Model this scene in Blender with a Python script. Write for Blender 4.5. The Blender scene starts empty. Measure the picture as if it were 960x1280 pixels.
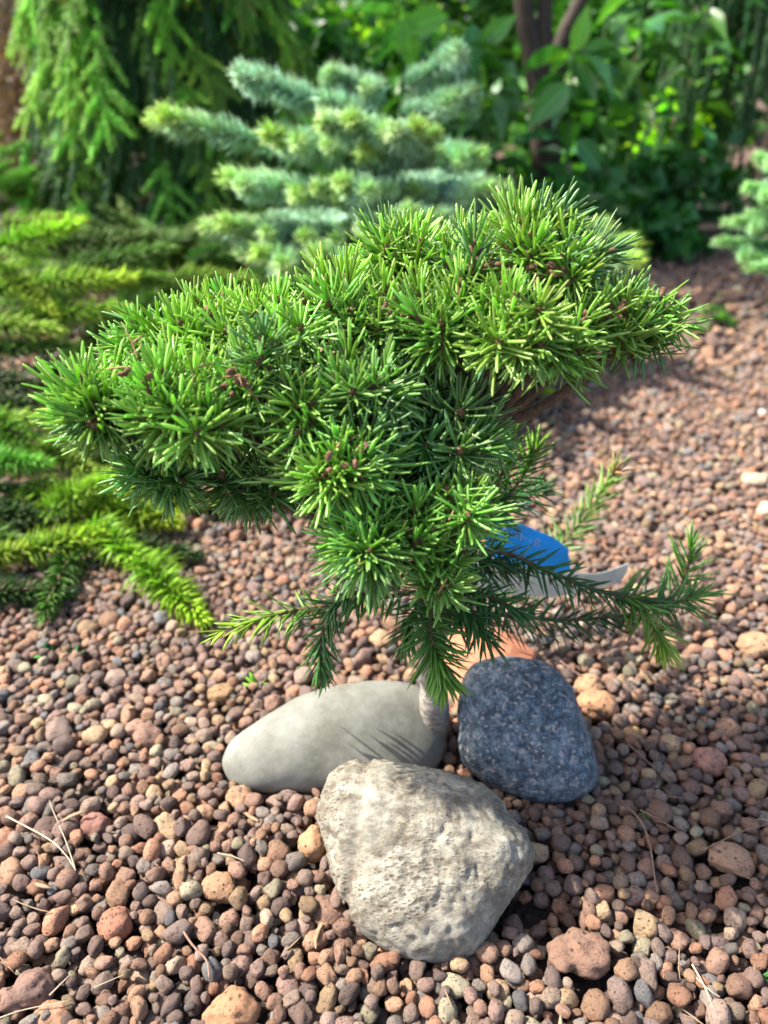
import bpy, bmesh, math, random
import numpy as np
from mathutils import Vector, Matrix, Euler, noise, Quaternion
from mathutils.bvhtree import BVHTree

random.seed(7); np.random.seed(7)
R = math.radians
sc = bpy.context.scene
C = sc.collection

# ------------------------------------------------------------------ camera, sky, sun, exposure
H = 0.42; PITCH = R(30.3); F = 924.0
cam = bpy.data.cameras.new('camera'); camo = bpy.data.objects.new('camera', cam); C.objects.link(camo)
camo.location = (0, 0, H); camo.rotation_euler = (math.pi/2-PITCH, 0, 0)
cam.sensor_fit = 'VERTICAL'; cam.sensor_height = 36; cam.lens = 26.0
cam.clip_start = 0.01; cam.clip_end = 500
cam.dof.use_dof = True; cam.dof.focus_distance = 0.395; cam.dof.aperture_fstop = 26/4.6
sc.camera = camo

SUN_EL = R(50); SUN_AZ = R(-80)          # azimuth measured from +Y towards +X
tosun = Vector((math.sin(SUN_AZ)*math.cos(SUN_EL), math.cos(SUN_AZ)*math.cos(SUN_EL), math.sin(SUN_EL)))
w = bpy.data.worlds.new('World'); sc.world = w; w.use_nodes = True
nt = w.node_tree; bg = nt.nodes['Background']
sky = nt.nodes.new('ShaderNodeTexSky'); sky.sky_type = 'NISHITA'; sky.sun_disc = False
sky.sun_elevation = SUN_EL; sky.sun_rotation = SUN_AZ % (2*math.pi)
sky.air_density = .8; sky.dust_density = 3.0; sky.ozone_density = .6
nt.links.new(sky.outputs[0], bg.inputs[0]); bg.inputs[1].default_value = 0.15
sl = bpy.data.lights.new('sun', 'SUN'); sl.energy = 4.8; sl.angle = R(0.53); sl.color = (1, .95, .86)
so = bpy.data.objects.new('sun', sl); C.objects.link(so); so.location = (-2, 1, 4)
so.rotation_euler = tosun.to_track_quat('Z', 'Y').to_euler()
sc.view_settings.view_transform = 'Standard'; sc.view_settings.look = 'None'
sc.view_settings.exposure = 1.28; sc.view_settings.gamma = 1
sc.cycles.max_bounces = 8; sc.cycles.transparent_max_bounces = 8

FW = Vector((0, math.cos(PITCH), -math.sin(PITCH))); UP = Vector((0, math.sin(PITCH), math.cos(PITCH))); RT = Vector((1, 0, 0))
CAM = Vector((0, 0, H))
def ray(px, py): return FW + RT*((px-480)/F) - UP*((py-640)/F)
def at(px, py, Y): d = ray(px, py); return CAM + d*(Y/d.y)
def atg(px, py, z=0.008): d = ray(px, py); return CAM + d*((z-H)/d.z)
def proj(p):
    q = p-CAM; z = q.dot(FW); return (480+F*q.dot(RT)/z, 640-F*q.dot(UP)/z, z)

# ------------------------------------------------------------------ tagging helpers
def tag(o, label=None, cat=None, group=None, kind=None):
    if label: o['label'] = label
    if cat: o['category'] = cat
    if group: o['group'] = group
    if kind: o['kind'] = kind
    return o
def empty(name, loc, label, cat, group=None):
    o = bpy.data.objects.new(name, None); C.objects.link(o); o.location = loc
    o.empty_display_size = .02
    return tag(o, label, cat, group)
def link(name, me, parent=None, loc=None, mat=None):
    o = bpy.data.objects.new(name, me); C.objects.link(o)
    if mat is not None and len(me.materials) == 0: me.materials.append(mat)
    if loc is not None: o.location = loc
    if parent is not None:
        o.parent = parent
    return o
def world_to(parent, M):          # local matrix under an unrotated parent at its location
    T = Matrix.Translation(-parent.location)
    return T @ M

# ------------------------------------------------------------------ materials
def newmat(name):
    m = bpy.data.materials.new(name); m.use_nodes = True
    n = m.node_tree.nodes; l = m.node_tree.links
    return m, n, l, n['Principled BSDF']
def N(n, t, **k):
    x = n.new(t)
    for a, b in k.items(): setattr(x, a, b)
    return x
def ramp(n, stops, interp='LINEAR'):
    r = n.new('ShaderNodeValToRGB'); e = r.color_ramp.elements; r.color_ramp.interpolation = interp
    while len(e) < len(stops): e.new(0.5)
    for i, (p, c) in enumerate(stops): e[i].position = p; e[i].color = (*c, 1)
    return r
def noisen(n, l, co, scale, detail=4, rough=.55, dist=0):
    x = n.new('ShaderNodeTexNoise'); x.inputs['Scale'].default_value = scale; x.inputs['Detail'].default_value = detail
    x.inputs['Roughness'].default_value = rough; x.inputs['Distortion'].default_value = dist
    if co is not None: l.new(co, x.inputs['Vector'])
    return x
def mixc(n, l, fac, a, b, mode='MIX'):
    x = n.new('ShaderNodeMix'); x.data_type = 'RGBA'; x.blend_type = mode
    for s, v in ((0, fac), (6, a), (7, b)):
        if hasattr(v, 'is_output') or hasattr(v, 'links'): l.new(v, x.inputs[s])
        elif s == 0: x.inputs[0].default_value = v
        else: x.inputs[s].default_value = (*v, 1)
    return x.outputs[2]
def mathn(n, l, op, a, b=None, c=None, clamp=False):
    x = n.new('ShaderNodeMath'); x.operation = op; x.use_clamp = clamp
    for i, v in enumerate((a, b, c)):
        if v is None: continue
        if hasattr(v, 'links'): l.new(v, x.inputs[i])
        else: x.inputs[i].default_value = v
    return x.outputs[0]
def bumpn(n, l, h, strength, dist, prev=None):
    b = n.new('ShaderNodeBump'); b.inputs['Strength'].default_value = strength; b.inputs['Distance'].default_value = dist
    l.new(h, b.inputs['Height'])
    if prev is not None: l.new(prev, b.inputs['Normal'])
    return b.outputs[0]

def needle_mat(name, base, tipc, rough=.42, transl=.3, under=None, newc=None, var=.35, spec=.5):
    """colour = object colour x base; attribute ncol: r random per needle, g along needle, b along shoot"""
    m, n, l, p = newmat(name)
    a = N(n, 'ShaderNodeAttribute', attribute_name='ncol'); s = n.new('ShaderNodeSeparateColor'); l.new(a.outputs['Color'], s.inputs[0])
    oi = n.new('ShaderNodeObjectInfo')
    c = mixc(n, l, mathn(n, l, 'POWER', s.outputs[1], 2.2), base, tipc)
    if newc:
        k = mathn(n, l, 'MULTIPLY', mathn(n, l, 'POWER', s.outputs[2], 1.8), oi.outputs['Alpha'])
        c = mixc(n, l, k, c, newc)
    v = mathn(n, l, 'MULTIPLY_ADD', s.outputs[0], var*2, 1-var)
    cb = n.new('ShaderNodeCombineColor'); l.new(v, cb.inputs[0]); l.new(v, cb.inputs[1]); l.new(mathn(n, l, 'MULTIPLY', v, v), cb.inputs[2])
    c = mixc(n, l, 1.0, c, cb.outputs[0], 'MULTIPLY')
    c = mixc(n, l, 1.0, c, oi.outputs['Color'], 'MULTIPLY')
    l.new(c, p.inputs['Base Color']); p.inputs['Roughness'].default_value = rough
    p.inputs['Specular IOR Level'].default_value = spec
    tr = n.new('ShaderNodeBsdfTranslucent'); l.new(mixc(n, l, 1.0, c, (1.1, 1.25, .45), 'MULTIPLY'), tr.inputs[0])
    mx = n.new('ShaderNodeMixShader'); mx.inputs[0].default_value = transl
    l.new(p.outputs[0], mx.inputs[1]); l.new(tr.outputs[0], mx.inputs[2])
    l.new(mx.outputs[0], n['Material Output'].inputs[0])
    return m

def bark_mat(name, c1, c2, scale=180, bump=.002):
    m, n, l, p = newmat(name)
    tc = n.new('ShaderNodeTexCoord')
    a = noisen(n, l, tc.outputs['Object'], scale, 5, .65)
    r = ramp(n, [(.3, c1), (.7, c2)]); l.new(a.outputs[0], r.inputs[0]); l.new(r.outputs[0], p.inputs['Base Color'])
    p.inputs['Roughness'].default_value = .85
    l.new(bumpn(n, l, a.outputs[0], .7, bump), p.inputs['Normal'])
    return m

M_DWARF = needle_mat('dwarf_needles', (.27, .50, .085), (.42, .64, .17), rough=.36, transl=.42, spec=.85)
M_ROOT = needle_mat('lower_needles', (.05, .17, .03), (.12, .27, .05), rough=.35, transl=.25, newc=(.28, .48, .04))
M_SILVER = needle_mat('silver_needles', (.35, .59, .41), (.47, .70, .50), rough=.5, transl=.3, newc=(.66, .84, .10))
M_GOLD = needle_mat('golden_needles', (.20, .38, .05), (.40, .56, .06), rough=.5, transl=.35, newc=(.55, .72, .06))
M_SPRUCE = needle_mat('spruce_needles', (.12, .30, .07), (.24, .48, .10), rough=.5, transl=.3, newc=(.36, .50, .10))
M_TWIG = bark_mat('twig_bark', (.06, .035, .018), (.17, .10, .055), 400, .0006)
M_BARK = bark_mat('dark_bark', (.03, .02, .014), (.08, .055, .04), 60, .003)

# ------------------------------------------------------------------ mesh builders (numpy)
def needles_np(P, D, S, L, W, T, bend, prof, K_t, rnd, along, M=4):
    """P base, D unit dir, S unit side, L length, W half width, T half thickness; returns verts, faces, colours"""
    n = len(P); K = len(K_t)
    Nn = np.cross(D, S)
    V = np.zeros((n, K, M, 3)); Col = np.zeros((n, K, M, 3))
    ang = np.arange(M)*2*np.pi/M
    for k, (t, wd) in enumerate(zip(K_t, prof)):
        cen = P + D*(L*t)[:, None] + bend*((t*t)*L)[:, None]
        for j in range(M):
            V[:, k, j] = cen + S*(np.cos(ang[j])*W*wd)[:, None] + Nn*(np.sin(ang[j])*T*wd)[:, None]
        Col[:, k, :, 0] = rnd[:, None]; Col[:, k, :, 1] = t; Col[:, k, :, 2] = along[:, None]
    V = V.reshape(-1, 3); Col = Col.reshape(-1, 3)
    idx = np.arange(n*K*M).reshape(n, K, M)
    faces = []
    for j in range(M):
        j2 = (j+1) % M
        q = np.stack([idx[:, :-1, j], idx[:, :-1, j2], idx[:, 1:, j2], idx[:, 1:, j]], -1).reshape(-1, 4)
        faces.append(q)
    quads = np.concatenate(faces).tolist()
    caps = idx[:, -1, :].tolist()
    return V, quads+caps, Col

def unit(a): return a/np.maximum(np.linalg.norm(a, axis=-1, keepdims=True), 1e-9)

def brush(n, length, nlen, ang0, ang1, width, thick, t0=.05, flat=0., up_bias=0., curve=.1, lenvar=.15, K_t=(0, .2, .8, 1), prof=(.5, 1, .95, .3),
          tipshort=.7, seed=0, M=4, jit=.14, tuft=0):
    """a shoot along +Z"""
    rs = np.random.RandomState(seed)
    t = t0+(1-t0)*((np.arange(n)+.5)/n)
    az = np.arange(n)*2.39996+rs.uniform(-.3, .3, n)
    if flat:   # comb the needles to the two sides (x axis)
        c, s = np.cos(az), np.sin(az)*(1-flat); az = np.arctan2(s, c)
    th = ang0+(ang1-ang0)*t**1.3+rs.normal(0, jit, n)
    if tuft:
        t[-tuft:] = 1.0; th[-tuft:] = np.abs(rs.uniform(.1, ang1*1.3, tuft))
    D = np.stack([np.sin(th)*np.cos(az), np.sin(th)*np.sin(az), np.cos(th)], -1)
    D[:, 1] += up_bias; D = unit(D)
    P = np.stack([0*t, 0*t, t*length], -1)+D*.0006
    Z = np.array([0, 0, 1.])
    S = unit(np.cross(D, Z)+1e-6)
    tw = rs.uniform(-.6, .6, n)[:, None]
    S = unit(S*np.cos(tw)+np.cross(D, S)*np.sin(tw))
    L = nlen*(1-(1-tipshort)*t**2)*(1+rs.normal(0, lenvar, n)).clip(.6, 1.35)
    bend = (Z-D*(D@Z)[:, None])*curve+rs.normal(0, .05, (n, 3))
    return needles_np(P, D, S, L, np.full(n, width), np.full(n, thick), bend, prof, K_t, rs.uniform(0, 1, n), t, M)

def tube_np(pts, rads, M=7, wob=0., seed=0):
    rs = np.random.RandomState(seed)
    pts = np.array([tuple(p) for p in pts], float); K = len(pts)
    tan = unit(np.gradient(pts, axis=0)); ref = np.array([.13, .31, .94]) if abs(tan[0][2]) < .8 else np.array([.95, .2, .1])
    V = []
    for k in range(K):
        a = unit(np.cross(tan[k], ref)); b = np.cross(tan[k], a)
        for j in range(M):
            r = rads[k]*(1+wob*rs.uniform(-1, 1)); q = 2*math.pi*j/M
            V.append(pts[k]+r*(math.cos(q)*a+math.sin(q)*b))
    F_ = [(k*M+j, k*M+(j+1) % M, (k+1)*M+(j+1) % M, (k+1)*M+j) for k in range(K-1) for j in range(M)]
    F_ += [tuple(range(M))[::-1], tuple(range((K-1)*M, K*M))]
    return np.array(V), F_

def mesh_of(name, groups, smooth=True):
    """groups: list of (verts, faces, colours or None, material)"""
    me = bpy.data.meshes.new(name); V = []; Fc = []; Mi = []; Col = []; off = 0
    for gi, (v, f, c, m) in enumerate(groups):
        V.append(v); Fc += [tuple(i+off for i in q) for q in f]; Mi += [gi]*len(f)
        Col.append(c if c is not None else np.full((len(v), 3), .5)); off += len(v)
        me.materials.append(m)
    V = np.concatenate(V); Col = np.concatenate(Col)
    me.from_pydata(V.tolist(), [], Fc)
    me.polygons.foreach_set('material_index', Mi)
    me.polygons.foreach_set('use_smooth', [smooth]*len(Fc))
    ca = me.color_attributes.new('ncol', 'FLOAT_COLOR', 'POINT')
    ca.data.foreach_set('color', np.concatenate([Col, np.ones((len(Col), 1))], 1).astype(np.float32).ravel())
    me.update(); return me
def smooth_path(pts, n=12):
    """Catmull-Rom through pts"""
    P = [Vector(p) for p in pts]; P = [2*P[0]-P[1]]+P+[2*P[-1]-P[-2]]; out = []
    for i in range(1, len(P)-2):
        a, b, c, d = P[i-1:i+3]; m = max(2, n//(len(P)-3))
        for k in range(m):
            t = k/m; out.append(.5*((2*b)+(c-a)*t+(2*a-5*b+4*c-d)*t*t+(3*b-a-3*c+d)*t**3))
    out.append(P[-2]); return out
def tube_obj(name, pts, r0, r1, mat, parent=None, M=8, n=12, wob=.06, bulge=0, seed=0):
    pp = smooth_path(pts, n); K = len(pp)
    if parent is not None: pp = [p-parent.location for p in pp]
    rads = [r0+(r1-r0)*(k/(K-1)) for k in range(K)]
    v, f = tube_np(pp, rads, M, wob, seed)
    return link(name, mesh_of(name, [(v, f, None, mat)]), parent)
def orient(pos, d, roll=0., sxy=1., sz=1., upref=None):
    d = Vector(d).normalized()
    if upref is None:
        q = d.to_track_quat('Z', 'Y'); Mx = q.to_matrix() @ Matrix.Rotation(roll, 3, 'Z')
    else:   # local y as near to upref as possible, local x sideways
        x = Vector(upref).cross(d).normalized(); y = d.cross(x); Mx = Matrix((x, y, d)).transposed() @ Matrix.Rotation(roll, 3, 'Z')
    S = Matrix.Diagonal((sxy, sxy, sz)).to_3x3()
    return Matrix.Translation(Vector(pos)) @ (Mx @ S).to_4x4()

# ================================================================== GROUND
def ground_mat(name, cols, sc1=60, rough=.95):
    m, n, l, p = newmat(name); tc = n.new('ShaderNodeTexCoord')
    v = n.new('ShaderNodeTexVoronoi'); v.inputs['Scale'].default_value = sc1; l.new(tc.outputs['Object'], v.inputs['Vector'])
    sp = n.new('ShaderNodeSeparateColor'); l.new(v.outputs['Color'], sp.inputs[0])
    r = ramp(n, cols); l.new(sp.outputs[0], r.inputs[0])
    nz = noisen(n, l, tc.outputs['Object'], 6, 5)
    c = mixc(n, l, mathn(n, l, 'MULTIPLY', nz.outputs[0], .8), r.outputs[0], (.03, .02, .015))
    l.new(c, p.inputs['Base Color']); p.inputs['Roughness'].default_value = rough
    l.new(bumpn(n, l, v.outputs['Distance'], 1, .006), p.inputs['Normal'])
    return m
M_SOIL = ground_mat('dark_soil', [(0, (.012, .009, .007)), (.5, (.03, .022, .017)), (1, (.055, .038, .028))], 260)
M_FAR = ground_mat('far_gravel', [(0, (.10, .06, .05)), (.5, (.20, .12, .09)), (1, (.32, .20, .14))], 80)
def grid_sheet(x0, x1, y0, y1, nx, ny, hfun):
    V = [(x0+(x1-x0)*i/nx, y0+(y1-y0)*j/ny, 0) for j in range(ny+1) for i in range(nx+1)]
    V = [(x, y, hfun(x, y)) for x, y, _ in V]
    Fq = [(j*(nx+1)+i, j*(nx+1)+i+1, (j+1)*(nx+1)+i+1, (j+1)*(nx+1)+i) for j in range(ny) for i in range(nx)]
    return V, Fq
V, Fq = grid_sheet(-60, 60, -30, 120, 8, 8, lambda x, y: -.02)
me = bpy.data.meshes.new('ground'); me.from_pydata(V, [], Fq)
ground = tag(link('ground', me, mat=M_FAR), kind='structure')
V, Fq = grid_sheet(-2.4, 2.4, -.4, 3.4, 120, 95, lambda x, y: .0+.003*noise.noise(Vector((x*9, y*9, 0)))-.02*max(0, (max(abs(x)-1.9, y-2.9))/.5)-.012*max(0, -y-.0))
me = bpy.data.meshes.new('gravel_bed'); me.from_pydata(V, [], Fq); me.polygons.foreach_set('use_smooth', [True]*len(Fq))
bed = tag(link('gravel_bed', me, mat=M_SOIL), kind='structure')

# pebble material: colour per stone, pores and mottling
def pebble_mat(name, ramps, own=None):
    m, n, l, p = newmat(name); tc = n.new('ShaderNodeTexCoord'); oi = n.new('ShaderNodeObjectInfo')
    ofs = n.new('ShaderNodeVectorMath'); ofs.operation = 'ADD'; cx = n.new('ShaderNodeCombineXYZ')
    k = mathn(n, l, 'MULTIPLY', oi.outputs['Random'], 97.0)
    l.new(k, cx.inputs[0]); l.new(k, cx.inputs[1]); l.new(tc.outputs['Object'], ofs.inputs[0]); l.new(cx.outputs[0], ofs.inputs[1])
    co = ofs.outputs[0]
    if own is None:
        ramps = [(a_, (c_[0]*.97, c_[1]*.98, c_[2]*.93)) for a_, c_ in ramps]; r = ramp(n, ramps, 'CONSTANT'); l.new(oi.outputs['Random'], r.inputs[0]); base = r.outputs[0]
        v = mathn(n, l, 'FRACT', mathn(n, l, 'MULTIPLY', oi.outputs['Random'], 531.7)); v = mathn(n, l, 'MULTIPLY_ADD', v, .85, .70)
        cb = n.new('ShaderNodeCombineColor')
        for i in range(3): l.new(v, cb.inputs[i])
        base = mixc(n, l, 1.0, base, cb.outputs[0], 'MULTIPLY')
    else:
        base = mixc(n, l, 1.0, (1, 1, 1), oi.outputs['Color'], 'MULTIPLY')
    n1 = noisen(n, l, co, 1.3, 6, .65)
    f1 = n.new('ShaderNodeMapRange'); f1.inputs[1].default_value = .35; f1.inputs[2].default_value = .7; l.new(n1.outputs[0], f1.inputs[0])
    c = mixc(n, l, mathn(n, l, 'MULTIPLY', f1.outputs[0], .55), base, mixc(n, l, 1.0, base, (1.55, 1.3, 1.15), 'MULTIPLY'))
    n2 = noisen(n, l, co, 4.5, 5, .7)
    f2 = n.new('ShaderNodeMapRange'); f2.inputs[1].default_value = .52; f2.inputs[2].default_value = .64; l.new(n2.outputs[0], f2.inputs[0])
    c = mixc(n, l, mathn(n, l, 'MULTIPLY', f2.outputs[0], .6), c, (.07, .045, .035))
    v = n.new('ShaderNodeTexVoronoi'); v.inputs['Scale'].default_value = 2.6; v.inputs['Randomness'].default_value = 1; l.new(co, v.inputs['Vector'])
    pit = n.new('ShaderNodeMapRange'); pit.inputs[1].default_value = .10; pit.inputs[2].default_value = .22; l.new(v.outputs['Distance'], pit.inputs[0])
    c = mixc(n, l, mathn(n, l, 'MULTIPLY', mathn(n, l, 'SUBTRACT', 1.0, pit.outputs[0]), .7), c, (.03, .02, .015))
    l.new(c, p.inputs['Base Color'])
    p.inputs['Roughness'].default_value = .78; p.inputs['Specular IOR Level'].default_value = .3
    b = bumpn(n, l, noisen(n, l, co, 8, 6, .75).outputs[0], .8, .0016)
    b = bumpn(n, l, n2.outputs[0], .6, .0025, b)
    b = bumpn(n, l, pit.outputs[0], .8, .0012, b)
    l.new(b, p.inputs['Normal'])
    return m
PC = [(0, (.24, .150, .115)), (.15, (.19, .130, .112)), (.30, (.29, .180, .122)), (.42, (.165, .122, .112)), (.54, (.23, .170, .145)),
      (.66, (.31, .220, .14)), (.73, (.20, .175, .16)), (.82, (.33, .18, .12)), (.88, (.29, .22, .175)), (.93, (.26, .235, .17)), (.975, (.14, .14, .15))]
M_PEB = pebble_mat('clay_pebble', PC)
M_PEB1 = pebble_mat('large_clay_pebble', None, own=True)

def pebble_mesh(name, seed, sub=3, mat=None, lump=.0, chip=False):
    bm = bmesh.new(); bmesh.ops.create_icosphere(bm, subdivisions=sub, radius=1)
    o = Vector((seed*7.3, seed*3.1, seed*1.7)); rs = random.Random(seed)
    s = Vector((1, rs.uniform(.72, .98), rs.uniform(.62, .9)))
    dents = [(Vector((rs.gauss(0, 1), rs.gauss(0, 1), rs.gauss(0, 1))).normalized(), rs.uniform(.62, .86)) for _ in range(rs.randint(2, 6))]
    cuts = [(Vector((rs.gauss(0, 1), rs.gauss(0, 1), rs.gauss(0, 1))).normalized(), rs.uniform(.55, .8)) for _ in range(9)] if chip else None
    for v in bm.verts:
        d = v.co.normalized(); r = 1
        for dn, h in dents:
            q = d.dot(dn)
            if q > h: r = min(r, h/q*.35+.65*(1-(q-h)*.5))
        r *= 1+.16*noise.noise(d*1.1+o)+.10*noise.noise(d*2.6+o)+.045*noise.noise(d*6+o)+.02*noise.noise(d*12+o)
        if cuts:
            for dn, h in cuts:
                q = d.dot(dn)
                if q*r > h: r = h/q
        if lump: r *= 1+lump*noise.noise(d*1.7+o*2)
        v.co = Vector((d.x*s.x, d.y*s.y, d.z*s.z))*r
    me = bpy.data.meshes.new(name); bm.to_mesh(me); bm.free()
    me.polygons.foreach_set('use_smooth', [True]*len(me.polygons))
    me.materials.append(mat or M_PEB); return me

# ================================================================== THE THREE GARDEN STONES
CAMR = Matrix((RT, UP, -FW)).transposed()
def outline_stone(name, pts, wf, wb, sub, disp, mat, sink=.007, cpx=None, pw=2.3, dents=()):
    """pts: outline in photo pixels; real 3-D rounded body: R(theta) around, wf/wb half depth (m) to front and back"""
    cx = sum(p[0] for p in pts)/len(pts); cy = sum(p[1] for p in pts)/len(pts)
    if cpx: cx, cy = cpx
    P = [Vector((x-cx, -(y-cy))) for x, y in pts]
    Pd = smooth_path([Vector((p.x, p.y, 0)) for p in P+[P[0], P[1]]], 12*(len(P)+1))
    A = sorted((math.atan2(p.y, p.x), p.length) for p in Pd)
    ang = np.array([a for a, _ in A]); rad = np.array([r for _, r in A])
    ang = np.concatenate([ang-2*np.pi, ang, ang+2*np.pi]); rad = np.tile(rad, 3)
    d0 = ray(cx, cy).normalized()
    # local frame at stone: w towards the camera, u right, v up
    wv = -d0; u = UP.cross(wv).normalized(); v_ = wv.cross(u)
    def build(dist):
        ln_ = ray(cx, cy).length; pu = dist/(F*ln_); pv = dist/(F*ln_*ln_)
        bm = bmesh.new(); bmesh.ops.create_icosphere(bm, subdivisions=sub, radius=1)
        cen = CAM+d0*dist; lo = 9
        for vt in bm.verts:
            d = vt.co.normalized(); th = math.atan2(d.y, d.x); Rr = float(np.interp(th, ang, rad))
            ch = math.hypot(d.x, d.y); wz = wf if d.z > 0 else wb
            r = 1/((abs(ch)/(Rr*pv))**pw+(abs(d.z)/wz)**pw)**(1/pw)
            q = d*r; q.x *= pu/pv; q += d*disp(q, d)
            vt.co = u*q.x+v_*q.y+wv*q.z
        return bm, cen, min(vt.co.z for vt in bm.verts)+cen.z
    a, b = .15, 1.2
    S0 = sub; sub = 3
    for _ in range(14):
        mid = (a+b)/2; bm, cen, lo = build(mid); bm.free()
        if lo > -sink: a = mid
        else: b = mid
    sub = S0; bm, cen, lo = build(mid)
    base = Vector((cen.x, cen.y, 0))
    for vt in bm.verts: vt.co += cen-base
    me = bpy.data.meshes.new(name); bm.to_mesh(me)
    bv = BVHTree.FromBMesh(bm); bm.free()
    me.polygons.foreach_set('use_smooth', [True]*len(me.polygons)); me.materials.append(mat)
    print(name, 'dist', round(mid, 3), 'base', tuple(round(c, 3) for c in base))
    return link(name, me, loc=base), (bv, base)

def white_mat():
    m, n, l, p = newmat('pitted_pale_stone'); tc = n.new('ShaderNodeTexCoord'); co = tc.outputs['Object']
    mp = n.new('ShaderNodeMapping'); l.new(co, mp.inputs[0]); mp.inputs['Rotation'].default_value = (.3, .2, .9); mp.inputs['Scale'].default_value = (1, 2.1, 1.4)
    a = noisen(n, l, mp.outputs[0], 45, 10, .78, .1); r = ramp(n, [(.36, (.13, .10, .07)), (.44, (.20, .175, .13)), (.52, (.335, .305, .235)), (.63, (.50, .47, .37))]); l.new(a.outputs[0], r.inputs[0])
    b = noisen(n, l, co, 190, 7, .75); f = n.new('ShaderNodeMapRange'); f.inputs[1].default_value = .53; f.inputs[2].default_value = .62; l.new(b.outputs[0], f.inputs[0])
    c = mixc(n, l, mathn(n, l, 'MULTIPLY', f.outputs[0], .7), r.outputs[0], (.13, .10, .06))
    g = noisen(n, l, co, 12, 4, .6); f = n.new('ShaderNodeMapRange'); f.inputs[1].default_value = .5; f.inputs[2].default_value = .68; l.new(g.outputs[0], f.inputs[0])
    c = mixc(n, l, mathn(n, l, 'MULTIPLY', f.outputs[0], .45), c, (.34, .35, .31))
    l.new(c, p.inputs['Base Color']); p.inputs['Roughness'].default_value = .8
    vo = n.new('ShaderNodeTexVoronoi'); vo.inputs['Scale'].default_value = 250; l.new(mp.outputs[0], vo.inputs['Vector'])
    pq = n.new('ShaderNodeMapRange'); pq.inputs[1].default_value = .12; pq.inputs[2].default_value = .42; l.new(mathn(n, l, 'ADD', vo.outputs['Distance'], mathn(n, l, 'MULTIPLY_ADD', g.outputs[0], 2.6, -1.15)), pq.inputs[0])
    c = mixc(n, l, mathn(n, l, 'MULTIPLY', mathn(n, l, 'SUBTRACT', 1.0, pq.outputs[0]), .5), c, (.12, .09, .055)); l.new(c, p.inputs['Base Color'])
    h = bumpn(n, l, a.outputs[0], .8, .004); h = bumpn(n, l, b.outputs[0], .7, .0016, h); h = bumpn(n, l, pq.outputs[0], .6, .0014, h)
    h = bumpn(n, l, noisen(n, l, co, 420, 4, .6).outputs[0], .5, .0006, h)
    l.new(h, p.inputs['Normal']); return m
def grey_mat():
    m, n, l, p = newmat('smooth_grey_stone'); tc = n.new('ShaderNodeTexCoord'); co = tc.outputs['Object']
    a = noisen(n, l, co, 30, 8, .7); r = ramp(n, [(.35, (.12, .118, .092)), (.5, (.18, .18, .15)), (.65, (.235, .235, .205))]); l.new(a.outputs[0], r.inputs[0])
    b = noisen(n, l, co, 260, 5, .7); f = n.new('ShaderNodeMapRange'); f.inputs[1].default_value = .6; f.inputs[2].default_value = .72; l.new(b.outputs[0], f.inputs[0])
    c = mixc(n, l, mathn(n, l, 'MULTIPLY', f.outputs[0], .14), r.outputs[0], (.5, .5, .46))
    d = noisen(n, l, co, 90, 6, .7); f2 = n.new('ShaderNodeMapRange'); f2.inputs[1].default_value = .58; f2.inputs[2].default_value = .72; l.new(d.outputs[0], f2.inputs[0])
    c = mixc(n, l, mathn(n, l, 'MULTIPLY', f2.outputs[0], .4), c, (.16, .16, .13))
    l.new(c, p.inputs['Base Color']); p.inputs['Roughness'].default_value = .85
    h = bumpn(n, l, b.outputs[0], .35, .0006); h = bumpn(n, l, noisen(n, l, co, 40, 5).outputs[0], .3, .002, h); l.new(h, p.inputs['Normal']); return m
def granite_mat():
    m, n, l, p = newmat('speckled_granite'); tc = n.new('ShaderNodeTexCoord'); co = tc.outputs['Object']
    a = noisen(n, l, co, 150, 9, .82, .2); r = ramp(n, [(.38, (.015, .022, .035)), (.46, (.045, .072, .095)), (.53, (.105, .15, .185)), (.64, (.27, .31, .34))]); l.new(a.outputs[0], r.inputs[0])
    v = n.new('ShaderNodeTexVoronoi'); v.inputs['Scale'].default_value = 520; l.new(co, v.inputs['Vector']); s = n.new('ShaderNodeSeparateColor'); l.new(v.outputs['Color'], s.inputs[0])
    f = n.new('ShaderNodeMapRange'); f.inputs[1].default_value = .8; f.inputs[2].default_value = .9; l.new(s.outputs[0], f.inputs[0])
    c = mixc(n, l, mathn(n, l, 'MULTIPLY', f.outputs[0], .55), r.outputs[0], (.45, .40, .36))
    f = n.new('ShaderNodeMapRange'); f.inputs[1].default_value = .82; f.inputs[2].default_value = .9; l.new(s.outputs[1], f.inputs[0])
    c = mixc(n, l, mathn(n, l, 'MULTIPLY', f.outputs[0], .6), c, (.025, .03, .04))
    g = noisen(n, l, co, 18, 4); f = n.new('ShaderNodeMapRange'); f.inputs[1].default_value = .45; f.inputs[2].default_value = .7; l.new(g.outputs[0], f.inputs[0])
    c = mixc(n, l, mathn(n, l, 'MULTIPLY', f.outputs[0], .35), c, (.14, .18, .215))
    l.new(c, p.inputs['Base Color']); p.inputs['Roughness'].default_value = .62
    h = bumpn(n, l, a.outputs[0], .5, .0015); h = bumpn(n, l, noisen(n, l, co, 30, 5).outputs[0], .4, .004, h); l.new(h, p.inputs['Normal']); return m

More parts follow.
